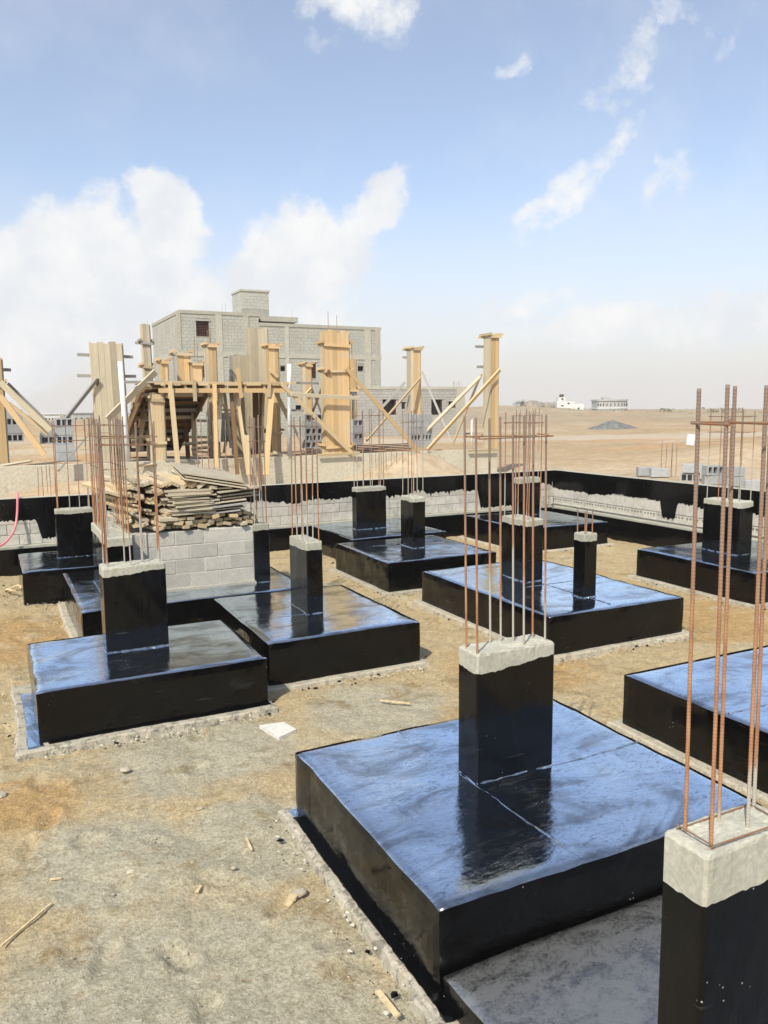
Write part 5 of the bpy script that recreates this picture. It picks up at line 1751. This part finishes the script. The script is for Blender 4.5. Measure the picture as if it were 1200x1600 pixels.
mb.tube([p + Vector((0, 0, .02)), p + Vector((.05, 0, .25)), p + Vector((.10, 0, .48))], [.17, .19, .21], 14)
put('bucket_body', mb, M['bucket'], bk)
mb = MB()
mb.tube([p + Vector((.095, 0, .44)), p + Vector((.10, 0, .47))], [.225, .225], 14)
put('rim', mb, M['bucket'], bk)

# gravel heap
def heap(name, c, rx, ry, h, mat, label, seed):
    mb = MB()
    n, mrings = 40, 12
    for k in range(mrings + 1):
        f = k / mrings
        for q in range(n):
            th = 2 * math.pi * q / n
            rr = f * (1 + (n1(math.cos(th) * 2 + 5, math.sin(th) * 2 + 5, seed) - .5) * .4)
            z = h * max(0, (1 - f)) ** 0.9 * (1 + (n1(math.cos(th) * f * 3 + 9, math.sin(th) * f * 3 + 9, seed + 2) - .5) * .35) - .15
            mb.v.append((c[0] + rx * rr * math.cos(th), c[1] + ry * rr * math.sin(th), c[2] + z))
    for k in range(mrings):
        for q in range(n):
            q2 = (q + 1) % n
            mb.f.append((k * n + q, (k + 1) * n + q, (k + 1) * n + q2, k * n + q2))
            mb.m.append(0)
    o = put(name, mb, mat)
    return tag(o, label, 'gravel heap')


heap('gravel_heap', (46.064, 50.450, 1.000), 2.9, 2.6, 1.15, M['gravel'], 'dark grey gravel heap out on the open sand', 4)
heap('gravel_heap', (28.058, 35.192, 1.000), 0.8, 0.6, .22, M['gravel'], 'small low grey heap on the sand nearer than the gravel heap', 6)

# rock outcrop with a bush at the left of the skyline
def lump(mb, c, r, seed, n=14, mr=8):
    n0 = len(mb.v)
    for k in range(mr + 1):
        ph = math.pi * k / mr
        for q in range(n):
            th = 2 * math.pi * q / n
            d = Vector((math.sin(ph) * math.cos(th), math.sin(ph) * math.sin(th), math.cos(ph)))
            s = 0.75 + 0.5 * n1(d.x * 2 + seed, d.y * 2 + d.z * 3 + seed, seed)
            mb.v.append((c[0] + d.x * r[0] * s, c[1] + d.y * r[1] * s, c[2] + d.z * r[2] * s))
    for k in range(mr):
        for q in range(n):
            q2 = (q + 1) % n
            mb.f.append((n0 + k * n + q, n0 + (k + 1) * n + q, n0 + (k + 1) * n + q2, n0 + k * n + q2))
            mb.m.append(0)


def far(px_pt, s):
    return px_pt


oc = thing('rock_outcrop', (183, 245, 3), 'flat topped tan rock outcrop on the skyline', 'rock')
mb = MB()
lump(mb, (183.5, 243.6, 3.2), (4.5, 4, 2.1), 3)
lump(mb, (188.2, 241.2, 3.0), (2.6, 3, 1.8), 5)
put('rock_body', mb, M['rock'], oc)


def bush(name, c, r, h, nleaf, label, cat='bush', group=None, leaf=0.22):
    b = thing(name, c, label, cat, group)
    mb = MB()
    for k in range(5):
        a = 6.28 * k / 5 + R()
        mb.tube([c, (c[0] + math.cos(a) * r * .3, c[1] + math.sin(a) * r * .3, c[2] + h * .45), (c[0] + math.cos(a) * r * .6, c[1] + math.sin(a) * r * .6, c[2] + h * .8)], [leaf * .4, leaf * .3, leaf * .1], 5)
    put('trunk', mb, M['bark'], b)
    mb = MB()
    cl = [(U(-.7, .7) * r, U(-.7, .7) * r, h * U(.35, .85), U(.25, .5)) for _ in range(9)]
    for k in range(nleaf):
        q = random.choice(cl)
        v = Vector((random.gauss(0, 1), random.gauss(0, 1), random.gauss(0, .8))) * q[3] * r * .55
        p_ = Vector(c) + Vector(q[:3]) + v
        d1 = Vector((U(-1, 1), U(-1, 1), U(-1, 1))).normalized() * leaf * U(.6, 1.3)
        d2 = d1.orthogonal().normalized() * leaf * U(.3, .6)
        mb.quad(p_ - d1, p_ + d2, p_ + d1, p_ - d2)
    put('crown', mb, M['leaf'], b)
    return b


bush('desert_bush', (178.8, 246.5, 2.2), 2.4, 3.2, 500, 'dark leafy bush at the left end of the rock outcrop')

# two far buildings on the plain
wb = thing('white_building', (196, 238, 0.7), 'small white rendered building far off on the plain', 'building')
fx = Vector((0.895, -0.445, 0)).normalized()
fy = Vector((0.445, 0.895, 0)).normalized()


def obox(mb, o, a, b, c, d, z0, z1):
    """box laid along the far buildings' own axes"""
    n0 = len(mb.v)
    for (u_, v_) in ((a, c), (b, c), (b, d), (a, d)):
        p_ = o + fx * u_ + fy * v_
        mb.v += [(p_.x, p_.y, z0), (p_.x, p_.y, z1)]
    for f in ((0, 2, 3, 1), (2, 4, 5, 3), (4, 6, 7, 5), (6, 0, 1, 7), (1, 3, 5, 7)):
        mb.f.append(tuple(n0 + i for i in f))
        mb.m.append(0)


o_ = Vector((191.6, 240.0, 0))
mb = MB()
obox(mb, o_, 0, 6.6, 0, 8, .0, 5.0)
obox(mb, o_, .8, 3.4, 1, 5, 5.0, 6.6)
put('wall', mb, M['white_wall'], wb)
mb = MB()
obox(mb, o_, 6.6, 10.2, 0.5, 6, .0, 4.1)
put('annex', mb, M['white_wall'], wb)
for (a, b, z0, z1) in ((1.7, 2.5, 5.6, 6.2), (4.0, 4.8, 4.0, 4.5), (1.6, 2.6, 3.2, 3.6), (4.2, 5.0, 2.0, 2.5), (8.0, 8.6, 1.7, 2.7)):
    mb = MB()
    obox(mb, o_, a, b, -.06 if a < 6.6 else .44, .2, z0, z1)
    put('window', mb, M['dark'], wb)
mb = MB()
obox(mb, o_, 1.5, 2.9, 1.5, 2.9, 6.6, 7.7)
put('water_tank', mb, M['frame_dark'], wb)

gb = thing('round_grey_building', (210, 231, 0.5), 'grey two storey building with a curved front far off on the plain', 'building')
o2 = Vector((205.1, 233.2, 0))
mb = MB()
ring = []
for k in range(25):
    a = math.pi * k / 24
    ring.append((5.6 - 5.6 * math.cos(a), -2.2 * math.sin(a)))
ring += [(11.2, 8), (0, 8)]


def prism(mb, ring, z0, z1):
    n0 = len(mb.v)
    for (u_, v_) in ring:
        p_ = o2 + fx * u_ + fy * v_
        mb.v += [(p_.x, p_.y, z0), (p_.x, p_.y, z1)]
    n = len(ring)
    for i in range(n):
        j = (i + 1) % n
        mb.f.append((n0 + 2 * i, n0 + 2 * j, n0 + 2 * j + 1, n0 + 2 * i + 1))
        mb.m.append(0)
    mb.f.append(tuple(n0 + 2 * i + 1 for i in range(n)))
    mb.m.append(0)


prism(mb, ring, 0, 5.0)
put('wall', mb, M['far_grey'], gb)
mb = MB()
prism(mb, [(5.6 + (u_ - 5.6) * 1.04, v_ * 1.1 - .15) for u_, v_ in ring[:25]] + [(11.5, 8.1), (-.3, 8.1)], 5.0, 5.6)
put('parapet', mb, M['far_grey'], gb)
mb = MB()
prism(mb, [(5.6 + (u_ - 5.6) * 1.03, v_ * 1.08 - .1) for u_, v_ in ring[:25]] + [(11.45, 8.05), (-.25, 8.05)], 2.2, 2.5)
put('floor_band', mb, M['white_wall'], gb)
mb = MB()
obox(mb, o2, 2.8, 5.4, 2, 5, 5.6, 6.4)
put('roof_room', mb, M['far_grey'], gb)
for k in range(2, 23, 2):
    a = math.pi * (k + .5) / 24
    u_, v_ = 5.6 - 5.6 * math.cos(a), -2.2 * math.sin(a)
    for zz, wh in ((3.2, .9), (.9, .8)):
        mb = MB()
        obox(mb, o2, u_ - .15, u_ + .15, v_ - .12, v_ + .3, zz, zz + wh)
        put('window', mb, M['dark'], gb)

# far shacks at the left
for (a, b, z1, mt, nm, lb, cy) in ((9.6, 12.3, 2.5, 'white_wall', 'far_shed', 'long low white building on the left skyline behind the struts', 162), (14.4, 19.3, 2.6, 'far_grey', 'far_wall_house', 'long low grey block building on the left skyline', 159)):
    h_ = thing(nm, ((a + b) / 2, cy, .7), lb, 'building')
    mb = MB()
    mb.box(a, b, cy, cy + 6, .3, z1)
    put('wall', mb, M[mt], h_)
    for k in range(5):
        mb = MB()
        xx = a + (b - a) * (k + .35) / 5
        mb.box(xx, xx + .25, cy - .05, cy + .1, 1.2, 1.8)
        put('window', mb, M['dark'], h_)
    mb = MB()
    mb.box(a - .15, b + .15, cy - .2, cy + 6.2, z1, z1 + .15)
    put('roof', mb, M[mt], h_)

# low scrub along the skyline
mb = MB()
for k in range(900):
    a = U(0.02, 1.02)
    d = U(240, 420)
    cx, cy = d * math.sin(a), d * math.cos(a)
    zc = float(desert_z(np.array([cx]), np.array([cy]))[0])
    s = U(.2, .45) * (1.5 if n1(a * 40, 1, 2) > .6 else .6)
    for q in range(3):
        p_ = Vector((cx + U(-1, 1), cy + U(-1, 1), zc + s * U(.2, .8)))
        d1 = Vector((U(-1, 1), U(-1, 1), U(-.4, .4))).normalized() * s
        d2 = Vector((U(-.3, .3), U(-.3, .3), 1)).normalized() * s * U(.4, .8)
        mb.quad(p_ - d1, p_ - d2, p_ + d1, p_ + d2)
put('desert_scrub', mb, M['scrub'], None, False, 'stuff')

# ------------------------------------------------------------------ litter on the ground
mb = MB()
A_ = [(2.147, 7.073, 0.045), (2.223, 6.713, 0.045), (2.427, 6.809, 0.050), (2.376, 7.028, 0.050)]
n0 = len(mb.v)
mb.v += [tuple(p_) for p_ in A_] + [(p_[0], p_[1], p_[2] - .035) for p_ in A_]
mb.f += [(0, 1, 2, 3), (4, 5, 1, 0), (5, 6, 2, 1), (6, 7, 3, 2), (7, 4, 0, 3)]
mb.m += [0] * 5
tag(put('board_offcut', mb, M['tile'], None), 'white board offcut lying on the ground beside the left tarred footing', 'offcut')
for (pa, pb, w_, lb) in (((-0.125, 4.730, 0.020), (0.159, 5.023, 0.020), .012, 'long thin stick lying on the ground at the left picture edge'),
                         ((1.459, 5.200, 0.020), (1.447, 5.039, 0.020), .016, 'short pale splinter in the middle of the foreground ground'),
                         ((3.493, 7.181, 0.020), (3.716, 6.932, 0.030), .02, 'pale wood strip on the ground behind the front footing'),
                         ((1.451, 4.321, 0.030), (1.527, 4.371, 0.050), .025, 'yellow wood chip beside the stone near the front footing'),
                         ((1.622, 3.400, 0.050), (1.642, 3.206, 0.040), .03, 'split yellow timber piece beside the front footing edge'),
                         ((0.170, 5.306, 0.020), (0.239, 5.286, 0.020), .01, 'tiny straw piece on the left foreground ground'),
                         ((0.997, 4.733, 0.020), (1.034, 4.783, 0.020), .02, 'tiny pale chip in the brown patch of the foreground'),
                         ((10.742, 9.384, 0.020), (9.998, 8.697, 0.000), .02, 'thin pale stick upright against the right wall footing')):
    o = board('wood_scrap', pa, pb, w_, .010, 'straw', None, (1, 0.3, 0))
    tag(o, lb, 'wood scrap')
for (c_, r_, lb) in (((1.567, 4.410, 0.020), .05, 'flat grey stone beside the yellow wood chip by the front footing'), ((0.660, 5.161, 0.010), .035, 'pale grey stone alone on the left foreground sand'),
                     ((1.267, 5.793, 0.010), .028, 'small pale stone in front of the left tarred footing'), ((1.278, 4.892, 0.010), .022, 'white pebble in the middle of the foreground ground'),
                     ((0.859, 6.740, 0.010), .045, 'thin pale flake of cement below the left tarred footing'), ((6.010, 7.585, 0.030), .07, 'pale cement lump at the corner of the two pedestal footing'),
                     ((-0.105, 6.699, 0.020), .06, 'grey stone cut by the left picture edge')):
    mb = MB()
    lump(mb, (c_[0], c_[1], c_[2] + r_ * .2), (r_, r_ * .8, r_ * .45), int(c_[0] * 100) % 50 + 3, 9, 6)
    tag(put('stone', mb, M['rubble'], None), lb, 'stone')
mb = MB()
pc = Vector((0.217, 14.536, 0.030))
mb.tube([pc + Vector((.12 * math.cos(a), .18 * math.sin(a), .05 + .03 * math.sin(2 * a))) for a in [k * .45 for k in range(12)]], .018, 6)
tag(put('plastic_strap', mb, M['straw'], None), 'curled yellow strap on the sand beside the far left footing', 'strap')

# ------------------------------------------------------------------ air
hm = bpy.data.materials.new('haze_air')
hm.use_nodes = True
hn = hm.node_tree
hn.nodes.clear()
ho = hn.nodes.new('ShaderNodeOutputMaterial')
hv = hn.nodes.new('ShaderNodeVolumePrincipled')
hv.inputs['Color'].default_value = (0.97, 0.95, 0.93, 1)
hv.inputs['Density'].default_value = 0.0006
hn.links.new(hv.outputs[0], ho.inputs['Volume'])
mb = MB()
mb.box(-420, 420, -60, 430, -40.0, 24.0)     # haze_box
put('haze', mb, hm, None, False, 'stuff')
